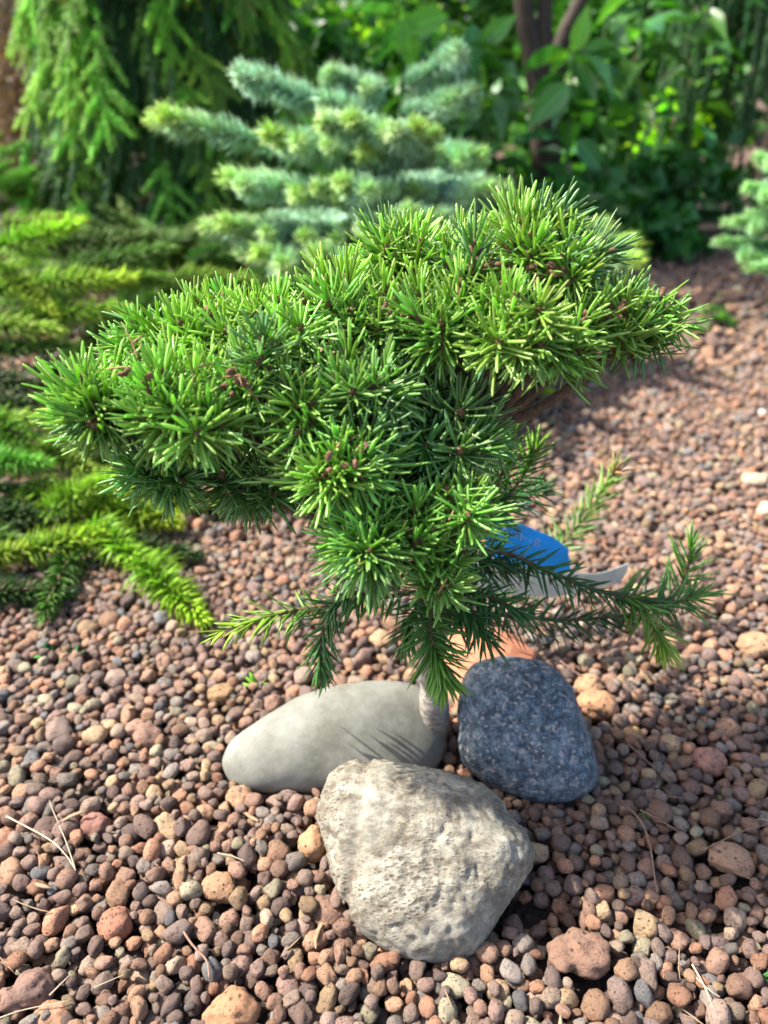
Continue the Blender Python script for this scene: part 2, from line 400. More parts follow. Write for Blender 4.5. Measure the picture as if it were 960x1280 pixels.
def fbm(p, s, o=4):
    v = 0; a = 1
    for i in range(o): v += a*noise.noise(p*s+Vector((i*3.3,)*3)); s *= 2.05; a *= .52
    return v
def disp_white(q, d):
    g = Vector((q.x*1.0+q.y*.5, q.y*.6-q.x*.9, q.z))
    v = .0022*fbm(q, 22, 3)
    r = 1-abs(noise.noise(g*55)); v -= .0007*max(0, (r-.82)/.18)**1.3
    pit = noise.noise(Vector((q.x, q.y*.6, q.z))*210+Vector((5, 5, 5))); v -= .0032*max(0, pit-.18)
    v += .0008*fbm(q, 240, 3)
    v -= .006*math.exp(-((q.x-.028)**2+(q.y+.004)**2)/.00005)*.5
    # groove along the left shoulder
    e = (q.x+.040-.12*q.y)
    v -= .0035*math.exp(-(e/.0028)**2)*(1 if q.y > -.02 else max(0, 1+(q.y+.02)/.02))
    # low ridge towards lower right
    e2 = (q.y+.012)-.55*(q.x-.01)
    v += .0016*math.exp(-(e2/.006)**2)*(1 if q.x > .0 else math.exp(-(q.x/.012)**2))
    return v
def disp_grey(q, d): return .0018*fbm(q, 16, 3)+.0002*fbm(q, 160, 2)
def disp_gran(q, d): return .004*fbm(q, 18, 3)+.0006*fbm(q, 110, 3)
white, bvw = outline_stone('limestone_rock', [(395, 1015), (405, 968), (436, 947), (500, 950), (565, 962), (622, 988), (640, 1015), (660, 1045), (667, 1072), (645, 1108), (622, 1140), (590, 1182), (540, 1199), (490, 1186), (445, 1150), (420, 1105), (408, 1060)],
    .036, .028, 6, disp_white, white_mat(), cpx=(530, 1070), sink=.006, pw=2.5)
tag(white, 'large pale beige pitted rock in front of the little trunk', 'rock')
grey, bvg = outline_stone('smooth_stone', [(281, 945), (292, 922), (325, 897), (375, 868), (430, 853), (490, 850), (540, 864), (558, 905), (550, 955), (515, 985), (450, 996), (380, 992), (310, 985), (288, 968)],
    .026, .022, 5, disp_grey, grey_mat(), cpx=(420, 925), sink=.005, pw=2.2)
tag(grey, 'smooth flat grey oblong stone left of the trunk', 'stone')
gran, bvn = outline_stone('granite_stone', [(571, 905), (576, 862), (592, 832), (632, 817), (680, 826), (712, 852), (726, 890), (738, 935), (742, 968), (722, 992), (672, 1003), (625, 992), (580, 960)],
    .032, .028, 5, disp_gran, granite_mat(), cpx=(655, 915), sink=.006, pw=3.2)
tag(gran, 'dark blue grey speckled granite stone right of the trunk', 'stone')
STONES = [bvw, bvg, bvn]
def inside_stone(p, r):
    for bv, base in STONES:
        q = p-base
        if q.length > .16: continue
        loc, nor, idx, dist = bv.find_nearest(q)
        if (q-loc).dot(nor) < r*.25: return True
    return False

# terracotta sherd behind the granite stone
def sherd():
    m, n, l, p = newmat('terracotta'); tc = n.new('ShaderNodeTexCoord')
    a = noisen(n, l, tc.outputs['Object'], 60, 6); r = ramp(n, [(.3, (.34, .12, .06)), (.7, (.46, .19, .105))]); l.new(a.outputs[0], r.inputs[0]); l.new(r.outputs[0], p.inputs['Base Color'])
    p.inputs['Roughness'].default_value = .85; l.new(bumpn(n, l, a.outputs[0], .3, .001), p.inputs['Normal'])
    out = [(548, 850), (556, 812), (578, 797), (606, 793), (640, 806), (664, 822), (652, 856), (620, 892), (572, 886)]
    P = [atg(x, y, .016) for x, y in out]; c = sum(P, Vector())/len(P); base = Vector((c.x, c.y, .0))
    bm = bmesh.new(); rings = []
    for s_ in (1, .93, .5):
        rings.append([bm.verts.new((c+(p_-c)*s_)-base+Vector((0, 0, .012-.012*((p_-c)*s_).length**2/.0016+(.0 if s_ < 1 else -.001)))) for p_ in P])
    t = bm.verts.new(c-base+Vector((0, 0, .012))); k = len(P)
    for a_, b_ in ((rings[0], rings[1]), (rings[1], rings[2])):
        for i in range(k): bm.faces.new((a_[i], a_[(i+1) % k], b_[(i+1) % k], b_[i]))
    for i in range(k): bm.faces.new((rings[2][i], rings[2][(i+1) % k], t))
    me = bpy.data.meshes.new('pot_sherd'); bm.to_mesh(me); bm.free()
    o = link('pot_sherd', me, loc=base, mat=m)
    s = o.modifiers.new('thick', 'SOLIDIFY'); s.thickness = .008; s.offset = -1
    b = o.modifiers.new('bev', 'BEVEL'); b.width = .0015; b.segments = 2
    tag(o, 'orange terracotta pot sherd lying behind the granite stone', 'pot sherd')
sherd()

# ------------------------------------------------------------------ named large pebbles
big = [  # px, py, width px, height px, colour, label, seed
 (724, 1192, 84, 62, (.225, .14, .10), 'large brown double-lobed clay pebble near the bottom, right of the pale rock', 11),
 (746, 884, 54, 48, (.42, .235, .13), 'pocked orange brown clay ball just right of the granite stone', 12),
 (736, 858, 40, 36, (.38, .235, .14), 'tan clay ball behind the pocked orange ball by the granite stone', 13),
 (790, 922, 46, 32, (.40, .27, .13), 'flat ochre yellow pebble lower right of the pocked orange ball', 14),
 (912, 1074, 64, 44, (.34, .22, .145), 'broad sandy brown flattish pebble at the right edge', 15),
 (290, 1264, 74, 56, (.36, .20, .11), 'big orange tan pebble cut by the bottom edge of the picture', 16),
 (143, 1157, 44, 42, (.34, .17, .11), 'round red brown pebble in the lower left gravel', 17),
 (120, 1032, 40, 36, (.27, .14, .11), 'dark maroon round pebble beside the long pale straw', 18),
 (36, 1240, 68, 56, (.22, .14, .11), 'large dark brown pebble with deep holes in the bottom left corner', 19),
 (66, 1272, 52, 40, (.42, .24, .15), 'orange speckled pebble below the dark holed pebble in the corner', 20),
 (275, 1110, 46, 40, (.36, .22, .13), 'tan brown lumpy pebble left of the pale rock', 21),
 (277, 868, 36, 32, (.31, .205, .11), 'olive brown round pebble above the left end of the grey stone', 22),
 (886, 952, 46, 38, (.42, .22, .16), 'pink salmon coloured pebble in the gravel at right', 23),
 (944, 600, 38, 26, (.52, .42, .29), 'cream white flat pebble at the right edge among brown gravel', 24),
 (962, 640, 34, 30, (.48, .39, .28), 'cream pebble half out of the picture below the flat cream one', 25),
 (946, 806, 48, 42, (.36, .235, .14), 'large tan pebble at the right edge beyond the green shoots', 26),
 (890, 754, 34, 30, (.35, .21, .14), 'round brown pebble under the thin upright green tuft', 27),
 (478, 800, 34, 30, (.38, .26, .16), 'sandy pebble behind the grey stone under the crown', 28),
 (952, 517, 12, 12, (.6, .58, .58), 'tiny white pebble far back at the right edge', 29),
 (300, 997, 36, 32, (.40, .25, .15), 'tan pebble tucked under the left end of the grey stone', 30),
 (392, 1055, 40, 50, (.42, .25, .14), 'orange pebble wedged against the left side of the pale rock', 31),
]
fixed = []
for px, py, wpx, hpx, col, lab, sd in big:
    g = atg(px, py, .012); z = proj(g)[2]; r = wpx/2*z/F; rz = hpx/2*z/F
    me = pebble_mesh('clay_pebble', sd+.37, 4, M_PEB1, lump=.3 if sd in (11, 19) else .06)
    o = link('clay_pebble', me); P = atg(px, py, .006+rz*.75)
    bb = [v.co for v in me.vertices]; ex = max(abs(b.x) for b in bb); ey = max(abs(b.y) for b in bb); ez = max(abs(b.z) for b in bb)
    if sd in (11, 19):   # two lobes
        for v in me.vertices:
            v.co = Vector((v.co.x, v.co.y*(1-.28*math.exp(-((v.co.x+.35)/.16)**2)), v.co.z*(1-.28*math.exp(-((v.co.x+.35)/.16)**2))))
    o.location = P; o.scale = (r/ex, rz*1.0/ey, rz*.92/ez); o.rotation_euler = (random.uniform(-.15, .15), random.uniform(-.15, .15), random.uniform(-.25, .25) if sd != 19 else .75)
    o.color = (*col, 1)
    tag(o, lab, 'pebble')
    fixed.append((P.x, P.y, P.z, (r+rz)/2))

# ------------------------------------------------------------------ gravel packing (drop each pebble, keep the lowest of a few tries)
def pack():
    cell = .014; G = {}; out = []
    def put(x, y, z, r, rec=True):
        i0, j0 = int(math.floor(x/cell)), int(math.floor(y/cell)); G.setdefault((i0, j0), []).append((x, y, z, r))
        if rec: out.append((x, y, z, r))
    def land(x, y, r, reach=2):
        i0, j0 = int(math.floor(x/cell)), int(math.floor(y/cell)); z = r*.72
        for i in range(i0-1, i0+2):
            for j in range(j0-1, j0+2):
                for (a, b, c, q) in G.get((i, j), ()):
                    R_ = (r+q)*.86; d2 = (x-a)**2+(y-b)**2
                    if d2 < R_*R_:
                        h = c+math.sqrt(R_*R_-d2)*.9
                        if h > z: z = h
        return z
    for (x, y, z, r) in fixed:   # big ones block all the cells they cover
        for i in range(-2, 3):
            for j in range(-2, 3):
                if i*i+j*j <= 4: put(x+i*r*.42, y+j*r*.42, z, r*.42, False)
    rnd = random.Random(3)
    def rad(y):
        u = rnd.random()
        r = min(.0105, max(.0024, .0043*math.exp(rnd.gauss(0, .30))))
        return r*(1.0 if y < 1.1 else 1.25)
    def bare(x, y):   # soil shows beside the pale rock
        return math.hypot((x-SOILC.x)/.050, (y-SOILC.y)/.026)
    SOILC = atg(640, 1145, .0)
    regions = [(.02, .62, 33000, 6), (.62, 1.15, 25000, 4), (1.15, 2.3, 23000, 3)]
    for (y0, y1, cnt, tries) in regions:
        for _ in range(cnt):
            r = rad((y0+y1)/2); best = None
            y = math.sqrt(rnd.uniform((y0+.24)**2, (y1+.24)**2))-.24
            hw = .52*(.863*y+.212)+.24; x = rnd.uniform(-hw, hw)
            for t in range(tries):
                xx = x+rnd.gauss(0, .009); yy = y+rnd.gauss(0, .009)
                z = land(xx, yy, r)
                if best is None or z < best[2]: best = (xx, yy, z, r)
            if best[2] > .0175+.004*noise.noise(Vector((best[0]*7, best[1]*7, 3))): continue
            k = bare(best[0], best[1])
            if k < 1 and rnd.random() < (1.0-k)*1.5: continue
            if inside_stone(Vector(best[:3]), best[3]): continue
            put(*best)
    return out
peb = pack()
print('pebbles', len(peb))
protos = [pebble_mesh('pebble_shape_%02d' % i, i+1, 3, chip=i in (3, 7, 11), lump=.22 if i in (2, 5, 9) else 0) for i in range(12)]
pc = bpy.data.collections.new('pebble_shapes')
for i, m_ in enumerate(protos):
    o = bpy.data.objects.new('pebble_shape_%02d' % i, m_); pc.objects.link(o)
cand = []
for i, (x, y, z, r) in enumerate(peb):
    if y > .7: continue
    u, v, d = proj(Vector((x, y, z)))
    if -5 < u < 965 and 640 < v < 1290 and z > .0075:
        q = Vector((x, y, z+r*.6))-CAM; hid = False
        for bv, base in STONES:
            h = bv.ray_cast(CAM-base, q.normalized())
            if h[0] is not None and h[3] < q.length: hid = True; break
        if not hid: cand.append((-(r/d), i))
cand.sort(); single = set(i for _, i in cand[:299])
rr = random.Random(5); stuff = []
for i, (x, y, z, r) in enumerate(peb):
    rot = (rr.uniform(-.6, .6), rr.uniform(-.6, .6), rr.uniform(0, 6.28)); k = rr.randrange(12); s = (r*1.16*rr.uniform(.95, 1.15), r*1.12, r*1.12)
    if i in single:
        o = link('pebble', protos[k], bed); o.location = (x, y, z); o.rotation_euler = rot; o.scale = s
    else: stuff.append(((x, y, z), rot, s, k))
me = bpy.data.meshes.new('small_pebbles'); me.from_pydata([s[0] for s in stuff], [], [])
for nm, ty, data in (('rot', 'FLOAT_VECTOR', [c for s in stuff for c in s[1]]), ('scl', 'FLOAT_VECTOR', [c for s in stuff for c in s[2]])):
    a = me.attributes.new(nm, ty, 'POINT'); a.data.foreach_set('vector', data)
a = me.attributes.new('pick', 'INT', 'POINT'); a.data.foreach_set('value', [s[3] for s in stuff])
grav = link('small_pebbles', me, bed); tag(grav, kind='stuff')
ng = bpy.data.node_groups.new('scatter_pebbles', 'GeometryNodeTree')
ng.interface.new_socket('Geometry', in_out='INPUT', socket_type='NodeSocketGeometry'); ng.interface.new_socket('Geometry', in_out='OUTPUT', socket_type='NodeSocketGeometry')
gi = ng.nodes.new('NodeGroupInput'); go = ng.nodes.new('NodeGroupOutput'); ip = ng.nodes.new('GeometryNodeInstanceOnPoints'); ci = ng.nodes.new('GeometryNodeCollectionInfo')
ci.inputs['Collection'].default_value = pc; ci.inputs['Separate Children'].default_value = True; ci.inputs['Reset Children'].default_value = True
def named(nm, dt):
    x = ng.nodes.new('GeometryNodeInputNamedAttribute'); x.data_type = dt; x.inputs['Name'].default_value = nm; return x.outputs[0]
ng.links.new(gi.outputs[0], ip.inputs['Points']); ng.links.new(ci.outputs[0], ip.inputs['Instance']); ip.inputs['Pick Instance'].default_value = True
ng.links.new(named('pick', 'INT'), ip.inputs['Instance Index']); ng.links.new(named('rot', 'FLOAT_VECTOR'), ip.inputs['Rotation']); ng.links.new(named('scl', 'FLOAT_VECTOR'), ip.inputs['Scale'])
ng.links.new(ip.outputs[0], go.inputs[0])
gm = grav.modifiers.new('scatter', 'NODES'); gm.node_group = ng

# ================================================================== THE DWARF CONIFER
TB = atg(541, 958, .0)
print('trunk base', tuple(TB))
tree = empty('dwarf_conifer', (TB.x, TB.y+.004, 0), 'small grafted dwarf conifer with broad flat green crown on thin trunk', 'tree')
TB = tree.location.copy()
M_TRUNK = None
def trunk_mat():
    m, n, l, p = newmat('trunk_bark'); tc = n.new('ShaderNodeTexCoord')
    mp = n.new('ShaderNodeMapping'); l.new(tc.outputs['Object'], mp.inputs[0]); mp.inputs['Scale'].default_value = (1, 1, 2)
    a = noisen(n, l, mp.outputs[0], 150, 6, .65); r = ramp(n, [(.3, (.13, .10, .08)), (.5, (.29, .25, .21)), (.7, (.44, .40, .35))]); l.new(a.outputs[0], r.inputs[0])
    l.new(r.outputs[0], p.inputs['Base Color']); p.inputs['Roughness'].default_value = .75
    l.new(bumpn(n, l, a.outputs[0], .8, .0015), p.inputs['Normal']); return m
M_TRUNK = trunk_mat()
HUB = at(545, 640, .365); 
tp = smooth_path([TB+Vector((0, 0, -.01)), at(543, 900, .368), at(540, 820, .366), at(545, 730, .362), HUB, at(530, 520, .375), at(520, 450, .39)], 48)
rad_ = [.0100-.0048*(k/(len(tp)-1))+.0006*math.sin(k*1.9)+(.0016*math.exp(-((k-9)/2.0)**2)) for k in range(len(tp))]
v, f = tube_np([p-TB for p in tp], rad_, 14, .05, 3)
link('trunk', mesh_of('trunk', [(v, f, None, M_TRUNK)]), tree)

# shoot prototypes for the crown
NEEDLE_T = (0, .12, .45, .82, .96, 1); NEEDLE_P = (.45, .85, 1, .92, .6, .12)
def twig_bud(length, seed, r=.0014, bud=1):
    rs = random.Random(seed)
    pts = [(0, 0, length*t) for t in np.linspace(-.15, 1, 7)]; rad = [r*(1+rs.uniform(-.15, .25)) for _ in pts]
    v, f = tube_np(pts, rad, 6, .15, seed)
    vs = [v]; fs = list(f); off = len(v)
    for k in range(4 if bud else 0):  # resinous bud lumps at the tip and at the base
        bm = bmesh.new(); bmesh.ops.create_icosphere(bm, subdivisions=1, radius=1)
        c = Vector((rs.uniform(-.0016, .0016), rs.uniform(-.0016, .0016), length*(1.0 if k < 2 else .02)+rs.uniform(-.001, .001))); q = rs.uniform(.0011, .0021)
        vv = np.array([tuple(c+Vector((x.co.x*q, x.co.y*q, x.co.z*q*1.3))) for x in bm.verts]); ff = [tuple(w_.index+off for w_ in fc.verts) for fc in bm.faces]
        bm.free(); vs.append(vv); fs += ff; off += len(vv)
    return np.concatenate(vs), fs
CROWN = {'star': [], 'brush': [], 'fan': []}
for i in range(5):
    g = brush(36, .011, .0218, 1.50, .85, .00090, .00046, K_t=NEEDLE_T, prof=NEEDLE_P, seed=20+i, curve=.10, tuft=7, tipshort=.72, lenvar=.12)
    CROWN['star'].append((twig_bud(.012, i), g))
    g = brush(40, .022, .0225, 1.25, .50, .00090, .00046, K_t=NEEDLE_T, prof=NEEDLE_P, seed=40+i, curve=.16, tuft=8, tipshort=.8, lenvar=.14)
    CROWN['brush'].append((twig_bud(.026, 10+i), g))
    g = brush(39, .017, .0216, 1.40, .65, .00090, .00046, K_t=NEEDLE_T, prof=NEEDLE_P, seed=60+i, curve=.2, tuft=8, tipshort=.75, lenvar=.14)
    CROWN['fan'].append((twig_bud(.020, 20+i), g))
M_BUD = bark_mat('bud_scales', (.05, .022, .012), (.24, .12, .06), 500, .0004)
CM = {}
for k, lst in CROWN.items():
    CM[k] = [(mesh_of('shoot_'+k, [(tv, tf, None, M_BUD)]), mesh_of('needles_'+k, [(nv, nf, nc, M_DWARF)])) for (tv, tf), (nv, nf, nc) in lst]

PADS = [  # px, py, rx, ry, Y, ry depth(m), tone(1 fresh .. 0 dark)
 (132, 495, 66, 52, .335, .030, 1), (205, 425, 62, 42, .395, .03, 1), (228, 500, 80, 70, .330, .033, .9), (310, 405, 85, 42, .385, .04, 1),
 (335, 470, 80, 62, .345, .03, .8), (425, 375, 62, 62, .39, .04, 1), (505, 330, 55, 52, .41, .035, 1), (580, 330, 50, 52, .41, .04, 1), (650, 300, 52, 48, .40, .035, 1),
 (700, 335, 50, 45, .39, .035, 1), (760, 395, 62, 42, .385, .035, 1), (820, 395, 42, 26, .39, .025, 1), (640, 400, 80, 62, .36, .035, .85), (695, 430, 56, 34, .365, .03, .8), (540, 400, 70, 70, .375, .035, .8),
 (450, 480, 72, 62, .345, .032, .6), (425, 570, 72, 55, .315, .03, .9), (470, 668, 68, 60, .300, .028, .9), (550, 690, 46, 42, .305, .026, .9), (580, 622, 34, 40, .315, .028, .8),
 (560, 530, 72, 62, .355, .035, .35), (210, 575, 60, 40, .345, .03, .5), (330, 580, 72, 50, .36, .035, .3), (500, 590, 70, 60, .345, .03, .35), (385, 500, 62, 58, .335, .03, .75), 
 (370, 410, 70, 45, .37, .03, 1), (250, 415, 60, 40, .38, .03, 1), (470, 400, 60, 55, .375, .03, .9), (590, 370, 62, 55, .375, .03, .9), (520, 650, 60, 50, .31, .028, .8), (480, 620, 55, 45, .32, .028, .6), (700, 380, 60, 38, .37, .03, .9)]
ell = []
for px, py, rx, ry, Y, dr, tone in PADS:
    c = at(px, py, Y); z = proj(c)[2]
    ell.append((c, Vector((rx*z/F, dr, ry*z/F)), tone))
    mid = (HUB+c)/2+Vector((0, 0, -.02)); st = tp[30] if py > 520 else tp[38]
    tube_obj('branch', [st, mid.lerp(st, .2) if py > 450 else st.lerp(c, .5)+Vector((0, 0, -.018)), c], .0042, .0022, M_TWIG, tree, M=7, n=14, seed=px)
rs = random.Random(17); pts = []
cands = []
for ei, (c, r, tone) in enumerate(ell):
    for _ in range(420):
        d = Vector((rs.gauss(0, 1), rs.gauss(0, 1), rs.gauss(0, 1))).normalized()
        if d.z < -.75 or (d.y > .55 and rs.random() < .55): continue
        k_ = 1+.22*noise.noise(d*1.6+Vector((ei*3.7, 0, 0)))
        p = c+Vector((d.x*r.x, d.y*r.y, d.z*r.z))*k_
        nrm = Vector((d.x/r.x, d.y/r.y, d.z/r.z)).normalized()
        if any(j != ei and Vector(((p-c2).x/r2.x, (p-c2).y/r2.y, (p-c2).z/r2.z)).length < .80 for j, (c2, r2, _) in enumerate(ell)): continue
        cands.append((p, nrm, tone, c))
rs.shuffle(cands)
for p, nrm, tone, c in cands:
    tocam = (CAM-p).normalized(); front = nrm.dot(tocam)
    md = .0135 if front > -.1 else .022
    if all((p-q[0]).length > md for q in pts): pts.append((p, nrm, tone, c, front))
print('crown shoots', len(pts))
pts.sort(key=lambda q: -q[4]); 
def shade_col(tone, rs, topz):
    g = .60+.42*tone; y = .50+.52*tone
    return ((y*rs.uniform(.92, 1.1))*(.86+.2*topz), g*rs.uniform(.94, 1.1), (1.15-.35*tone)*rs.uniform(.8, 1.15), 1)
def add_shoot(p, d, kind, col, scale, roll=0., parent=tree):
    tw, nd = rs.choice(CM[kind])
    o = link('shoot', tw, parent); o.matrix_local = world_to(parent, orient(p, d, rs.uniform(0, 6.28), scale, scale))
    n_ = link('needles', nd, o); n_.color = col; tag(n_, kind='stuff'); return o
rear = []
for si, (p, nrm, tone, c, front) in enumerate(pts):
    upw = .75 if nrm.z > -.1 else .15
    d = (nrm*1.0+Vector((0, 0, upw))*.75+Vector((rs.gauss(0, .22), rs.gauss(0, .22), rs.gauss(0, .18)))).normalized()
    tocam = (CAM-p).normalized(); f_ = d.dot(tocam)
    kind = 'star' if (f_ > .5 and rs.random() < .85) else ('brush' if d.z > .55 and rs.random() < .65 else 'fan')
    ln = {'star': .012, 'brush': .026, 'fan': .020}[kind]; s = rs.uniform(.84, 1.12)
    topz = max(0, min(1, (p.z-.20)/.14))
    if si >= 262: rear.append((p-d*(ln+.006)*s, d, kind, s)); continue
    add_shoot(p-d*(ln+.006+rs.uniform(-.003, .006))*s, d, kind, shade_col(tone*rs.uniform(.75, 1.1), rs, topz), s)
# the shoots behind the first 262 that show, as one part
Vs = []; Fs = []; Cs = []; off = 0
for p, d, kind, s_ in rear:
    me_ = rs.choice(CM[kind])[1]; A = np.array(orient(p-TB, d, rs.uniform(0, 6.28), s_, s_))[:3]
    v = np.array([tuple(x.co) for x in me_.vertices])@A[:, :3].T+A[:, 3]; ca = np.zeros(len(v)*4, np.float32); me_.color_attributes['ncol'].data.foreach_get('color', ca)
    Vs.append(v); Fs += [tuple(i+off for i in f.vertices) for f in me_.polygons]; Cs.append(ca.reshape(-1, 4)[:, :3]); off += len(v)
if rear:
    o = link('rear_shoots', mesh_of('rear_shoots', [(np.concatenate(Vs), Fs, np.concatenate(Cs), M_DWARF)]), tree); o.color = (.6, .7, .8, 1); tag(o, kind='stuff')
# brown resinous bud clusters and bare knobs
for (x, y, Y, n_) in [(652, 312, .375, 14), (625, 332, .37, 9), (672, 345, .36, 9), (600, 325, .375, 7), (290, 478, .315, 9), (330, 485, .325, 6), (765, 392, .355, 8), (560, 345, .385, 6), (175, 462, .318, 6), (440, 575, .29, 6), (700, 330, .36, 6), (500, 395, .35, 5)]:
    bm = bmesh.new(); c_ = at(x, y, Y)-TB
    for _ in range(n_):
        M_ = Matrix.Translation(c_+Vector((rs.gauss(0, .0045), rs.gauss(0, .003), rs.gauss(0, .004)))) @ Euler((rs.uniform(0, 3), rs.uniform(0, 3), 0)).to_matrix().to_4x4() @ Matrix.Diagonal((1, 1, 1.7, 1)); r_ = rs.uniform(.0009, .0019)
        bmesh.ops.create_icosphere(bm, subdivisions=2, radius=r_, matrix=M_)
    for v_ in bm.verts: v_.co += Vector((noise.noise(v_.co*900), noise.noise(v_.co*900+Vector((9, 9, 9))), noise.noise(v_.co*900+Vector((3, 3, 3)))))*.0005
    me = bpy.data.meshes.new('bud_cluster'); bm.to_mesh(me); bm.free(); link('bud_cluster', me, tree, mat=M_BUD)
# older inner needles on the branches
for k in range(60):
    c, r, tone = rs.choice(ell); q = Vector((rs.gauss(0, 1), rs.gauss(0, 1), rs.gauss(0, 1))).normalized()*rs.uniform(.1, .35)
    p = c+Vector((q.x*r.x, q.y*r.y, q.z*r.z)); d = (q.normalized()+Vector((0, 0, .2))).normalized()
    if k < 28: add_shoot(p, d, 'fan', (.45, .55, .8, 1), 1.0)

# lower shoots with long, pointed needles
def long_brush(n, length, nl, seed, flat=.35, a0=1.25, a1=.5, wd=.00085, tuft=5):
    return brush(n, length, nl, a0, a1, wd, .0004, K_t=(0, .15, .7, 1), prof=(.5, 1, .85, .08), seed=seed, flat=flat, curve=.12, tuft=tuft, tipshort=.8, lenvar=.12, t0=.02, jit=.12)
def bent_brush(path, n, nl, seed, flat=.35, a0=1.2, a1=.5, wd=.00112, tuft=5, twr=.0013, mat=None, upref=None, droop=0.):
    """needles on a curved twig given in world coordinates; returns twig and needle geometry"""
    pp = smooth_path(path, 16); K = len(pp); L = sum((pp[i+1]-pp[i]).length for i in range(K-1))
    v, f, c = long_brush(n, 1.0, nl, seed, flat, a0, a1, wd, tuft) if False else (None, None, None)
    rs_ = np.random.RandomState(seed)
    P = []; D = []; AL = []
    pa = np.array([tuple(p) for p in pp]); tan = unit(np.gradient(pa, axis=0))
    for i in range(n):
        t = .03+.97*(i+.5)/n
        if i >= n-tuft: t = 1
        x = t*(K-1); k = min(K-2, int(x)); fr = x-k; p = pa[k]*(1-fr)+pa[k+1]*fr; tn = unit(tan[k]*(1-fr)+tan[k+1]*fr)
        ur = np.array(upref if upref is not None else (0, 0, 1.)); side = unit(np.cross(tn, ur)); u2 = np.cross(side, tn)
        az = i*2.39996+rs_.uniform(-.3, .3); cs, sn = math.cos(az), math.sin(az)*(1-flat); q = math.hypot(cs, sn)+1e-6; cs /= q; sn /= q
        th = a0+(a1-a0)*t**1.5+rs_.normal(0, .13)
        if i >= n-tuft: th = rs_.uniform(.1, .6)
        d = math.cos(th)*tn+math.sin(th)*(cs*side+sn*u2); d[2] -= droop; P.append(p); D.append(unit(d)); AL.append(t)
    P = np.array(P); D = np.array(D); AL = np.array(AL)
    S = unit(np.cross(D, np.array([.1, .2, .97]))+1e-6); tw = rs_.uniform(-.7, .7, n)[:, None]; S = unit(S*np.cos(tw)+np.cross(D, S)*np.sin(tw))
    Ln = nl*(1-.25*AL**3)*(1+rs_.normal(0, .12, n)).clip(.6, 1.3)
    bend = rs_.normal(0, .06, (n, 3)); bend[:, 2] -= .04
    g = needles_np(P, D, S, Ln, np.full(n, wd), np.full(n, wd*.45), bend, (.5, 1, .85, .08), (0, .15, .7, 1), rs_.uniform(0, 1, n), AL)
    tv, tf = tube_np(pp, [twr*(1.2-.5*k/K) for k in range(K)], 7, .1, seed)
    return (tv, tf), g
LOW = [ # path in (px,py,Y), needles, needle length, colour, alpha(new tip), label
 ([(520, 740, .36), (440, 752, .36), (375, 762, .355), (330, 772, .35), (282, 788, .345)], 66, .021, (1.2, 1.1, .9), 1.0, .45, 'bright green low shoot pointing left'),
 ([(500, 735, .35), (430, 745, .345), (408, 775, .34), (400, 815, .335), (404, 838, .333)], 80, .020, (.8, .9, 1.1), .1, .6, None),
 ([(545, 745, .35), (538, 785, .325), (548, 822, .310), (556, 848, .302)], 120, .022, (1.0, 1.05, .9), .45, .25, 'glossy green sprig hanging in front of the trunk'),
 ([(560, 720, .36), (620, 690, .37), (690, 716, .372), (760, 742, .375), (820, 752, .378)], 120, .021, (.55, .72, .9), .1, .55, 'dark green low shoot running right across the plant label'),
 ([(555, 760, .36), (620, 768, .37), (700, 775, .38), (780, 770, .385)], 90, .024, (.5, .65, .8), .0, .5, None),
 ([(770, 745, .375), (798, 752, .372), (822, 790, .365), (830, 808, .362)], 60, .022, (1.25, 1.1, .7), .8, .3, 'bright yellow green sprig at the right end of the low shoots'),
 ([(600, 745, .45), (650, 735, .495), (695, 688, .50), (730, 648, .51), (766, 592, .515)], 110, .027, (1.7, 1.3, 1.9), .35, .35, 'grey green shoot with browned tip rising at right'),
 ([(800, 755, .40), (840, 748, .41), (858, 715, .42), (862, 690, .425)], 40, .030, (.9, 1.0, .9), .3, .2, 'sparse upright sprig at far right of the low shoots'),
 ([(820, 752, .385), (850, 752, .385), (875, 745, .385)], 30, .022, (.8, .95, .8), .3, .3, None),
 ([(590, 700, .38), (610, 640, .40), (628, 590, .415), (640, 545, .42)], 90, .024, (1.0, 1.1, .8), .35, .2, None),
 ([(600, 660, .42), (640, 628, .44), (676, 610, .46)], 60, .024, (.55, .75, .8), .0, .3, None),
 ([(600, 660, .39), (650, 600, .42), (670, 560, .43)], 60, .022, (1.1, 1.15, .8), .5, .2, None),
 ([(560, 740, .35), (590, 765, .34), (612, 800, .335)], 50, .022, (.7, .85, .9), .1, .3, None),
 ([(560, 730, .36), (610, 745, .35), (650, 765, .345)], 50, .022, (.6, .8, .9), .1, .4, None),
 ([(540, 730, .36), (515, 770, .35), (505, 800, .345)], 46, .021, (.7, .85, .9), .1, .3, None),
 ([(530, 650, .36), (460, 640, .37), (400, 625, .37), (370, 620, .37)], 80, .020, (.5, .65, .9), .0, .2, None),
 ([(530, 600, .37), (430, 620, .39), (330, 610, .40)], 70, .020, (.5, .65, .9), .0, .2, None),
 ([(540, 700, .365), (600, 700, .375), (640, 712, .38)], 60, .022, (.55, .7, .9), .0, .3, None),
]
